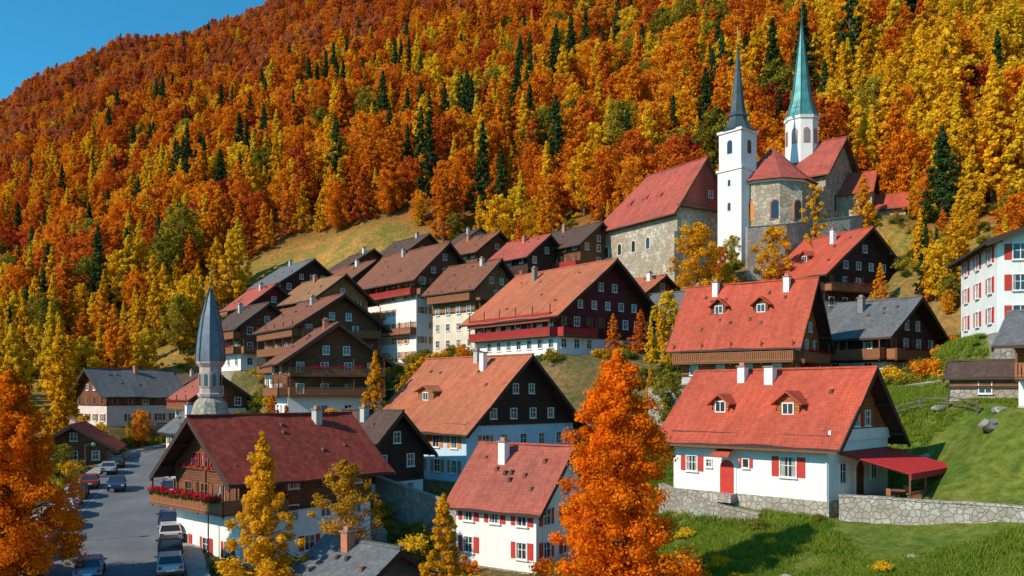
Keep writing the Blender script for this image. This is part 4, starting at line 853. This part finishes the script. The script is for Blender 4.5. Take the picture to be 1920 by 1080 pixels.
for i in range(n):
    pg=.17*(1-far[i])+.012; py=.30*(1-far[i])+.06; pr=(.04+.05*far[i])*(2 if n3[i]>.6 else .5)
    pg*= 3.6 if n1[i]>.75 else (.8 if n1[i]>0 else .2); py*= 2.2 if n2[i]>.4 else (.5 if n2[i]<-.2 else 1)
    py+=1.6*right[i]
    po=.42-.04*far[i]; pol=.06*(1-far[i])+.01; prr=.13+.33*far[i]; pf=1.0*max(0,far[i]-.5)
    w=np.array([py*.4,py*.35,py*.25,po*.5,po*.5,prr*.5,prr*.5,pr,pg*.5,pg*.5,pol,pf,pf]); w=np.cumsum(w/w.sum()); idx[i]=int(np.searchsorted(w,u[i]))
idx=np.clip(idx,0,12)
idx[nb:]=rng.choice([0,1,2,4,8,10],n-nb,p=[.32,.27,.16,.1,.07,.08])
scl=rng.uniform(.62,1.18,n)*(1-.1*far); scl[nb:]*=.78
scl[:nb]*=np.where(FY[:nb]-fedge(FX[:nb])<8,.72,1)
big=[(83,163,1.5,1),(97,155,1.75,0),(88,150,1.2,2),(106,165,1.7,1),(74,168,1.25,0),(60,172,1.0,2),(92,182,1.3,1),(110,150,1.4,0),(70,205,1.3,9),(84,212,1.4,8),(100,215,1.5,9),(79,146,.8,2),(66,160,.9,1),(120,172,1.7,1),(70,140,.7,4),(90,135,1.3,1),(100,128,1.2,0)]
B_=np.array(big); bx=B_[:,0];by=B_[:,1]
FX=np.concatenate([FX,bx]);FY=np.concatenate([FY,by]);FZ=np.concatenate([FZ,hz(bx,by)]);scl=np.concatenate([scl,B_[:,2]]);idx=np.concatenate([idx,B_[:,3].astype(int)])
X=rng.uniform(-70,75,360); Y=rng.uniform(84,180,360); k=free(X,Y,2.0)&~((X>-24)&(X<-8)&(Y>100)&(Y<147)); X,Y=X[k][:140],Y[k][:140]
FX=np.concatenate([FX,X]);FY=np.concatenate([FY,Y]);FZ=np.concatenate([FZ,hz(X,Y)]);scl=np.concatenate([scl,rng.uniform(.18,.34,len(X))]);idx=np.concatenate([idx,rng.choice([0,1,2,4,3,10,6],len(X))])
X=rng.uniform(52,80,60); Y=rng.uniform(98,145,60); k=free(X,Y,2.0); X,Y=X[k],Y[k]
FX=np.concatenate([FX,X]);FY=np.concatenate([FY,Y]);FZ=np.concatenate([FZ,hz(X,Y)]);scl=np.concatenate([scl,rng.uniform(.25,.5,len(X))]);idx=np.concatenate([idx,rng.choice([0,1,2,4,3,10,8],len(X))])
scatter('forest',np.stack([FX,FY,FZ-.3],1),scl,rng.uniform(0,6.28,len(FX)),idx,protos)
# ------------------------------------------------------------ shrubs
def bush_mesh(name,mat,seed):
    g=np.random.default_rng(seed); C=[];R=[]
    for i in range(16):
        a=g.uniform(0,6.28); r=g.uniform(0,.95); C.append((r*math.cos(a),r*math.sin(a),g.uniform(.2,1.1)*(1-.4*r))); R.append(g.uniform(.22,.48))
    V,F,T=leafcloud(np.array(C),np.array(R),80,.15,seed); me=bpy.data.meshes.new(name); me.from_pydata(V.tolist(),[],F.tolist()); me.materials.append(MATS[mat])
    at=me.attributes.new('tint','FLOAT','FACE'); at.data.foreach_set('value',T.astype(np.float32)); return bpy.data.objects.new(name,me)
bp=[bush_mesh('b0_green','fol_bush',1),bush_mesh('b1_olive','fol_olive',2),bush_mesh('b2_yellow','fol_yellow',3),bush_mesh('b3_rust','fol_orange',4),bush_mesh('b4_green','fol_bush',5)]
X=rng.uniform(-75,75,4200); Y=rng.uniform(47,205,4200); k=free(X,Y); dens=np.where((X>10)&(Y<80),.26,np.where((Y>175)&(X<40),.10,.9)); dens=np.where(X<-62,.3,dens); k&=rng.uniform(0,1,len(X))<dens; X,Y=X[k],Y[k]
cl=sines(X,Y,18,31); k=(cl>-.7)|(Y<80); X,Y=X[k],Y[k]
ss=rng.uniform(.5,1.7,len(X)); ss=np.where((X>10)&(Y<80),ss*.55,ss)
scatter('shrubs',np.stack([X,Y,hz(X,Y)-.1],1),ss,rng.uniform(0,6.28,len(X)),rng.choice(5,len(X),p=[.3,.24,.16,.1,.2]),bp)
def tuft(name,seed):
    g=np.random.default_rng(seed); V=[];F=[];T=[]
    for i in range(34):
        a=g.uniform(0,6.28); r=g.uniform(0,.35); x,y=r*math.cos(a),r*math.sin(a); h=g.uniform(.1,.3); w=.03; t=g.uniform(0,6.28); lx,ly=g.normal(0,.12,2)
        o=len(V); V+=[(x-w*math.cos(t),y-w*math.sin(t),-.05),(x+w*math.cos(t),y+w*math.sin(t),-.05),(x+lx,y+ly,h)]; F.append((o,o+1,o+2)); T.append(g.uniform())
    me=bpy.data.meshes.new(name); me.from_pydata(V,[],F); me.materials.append(MATS['grass_blade']); at=me.attributes.new('tint','FLOAT','FACE'); at.data.foreach_set('value',np.array(T,dtype=np.float32)); return bpy.data.objects.new(name,me)
X=rng.uniform(8,60,52000); Y=rng.uniform(40,88,52000); k=free(X,Y,.2)&(X/Y<.72)&((sines(X,Y,6,41)+sines(X,Y,2.5,42)*.5)>-.9); X,Y=X[k],Y[k]
scatter('grass',np.stack([X,Y,hz(X,Y)],1),rng.uniform(.5,1.4,len(X)),rng.uniform(0,6.28,len(X)),rng.choice(3,len(X)),[tuft('t%d'%i,i) for i in range(3)])
# ------------------------------------------------------------ light, sky, camera
sd=Vector((-.84,-.54,0)).normalized(); el=math.radians(34)
L3=Vector((sd.x*math.cos(el),sd.y*math.cos(el),math.sin(el)))
su=bpy.data.lights.new('sun','SUN'); su.energy=5.0; su.angle=math.radians(.5); su.color=(1,.90,.74)
so=bpy.data.objects.new('sun',su); so.rotation_euler=L3.to_track_quat('Z','Y').to_euler(); so.location=(-100,-60,150); SC.collection.objects.link(so)
w=bpy.data.worlds.new('World'); SC.world=w; w.use_nodes=True; nt=w.node_tree; bg=nt.nodes['Background']
sk=nt.nodes.new('ShaderNodeTexSky'); sk.sky_type='NISHITA'; sk.sun_disc=False; sk.sun_elevation=el; sk.sun_rotation=math.atan2(sd.x,sd.y); sk.altitude=800; sk.air_density=1.0; sk.dust_density=.3; sk.ozone_density=1.5
mx=mixc(nt,1.0,sk.outputs[0],(.27,1.10,1.30),'MULTIPLY'); nt.links.new(mx,bg.inputs[0]); bg.inputs[1].default_value=.14
cam=bpy.data.cameras.new('camera'); cam.lens=30; cam.sensor_width=36; cam.shift_y=200/1920; cam.clip_end=20000; cam.clip_start=.5
co=bpy.data.objects.new('camera',cam); co.location=(0,0,0); co.rotation_euler=(math.radians(90),0,0); SC.collection.objects.link(co); SC.camera=co
SC.view_settings.view_transform='Standard'; SC.view_settings.look='None'; SC.view_settings.exposure=0
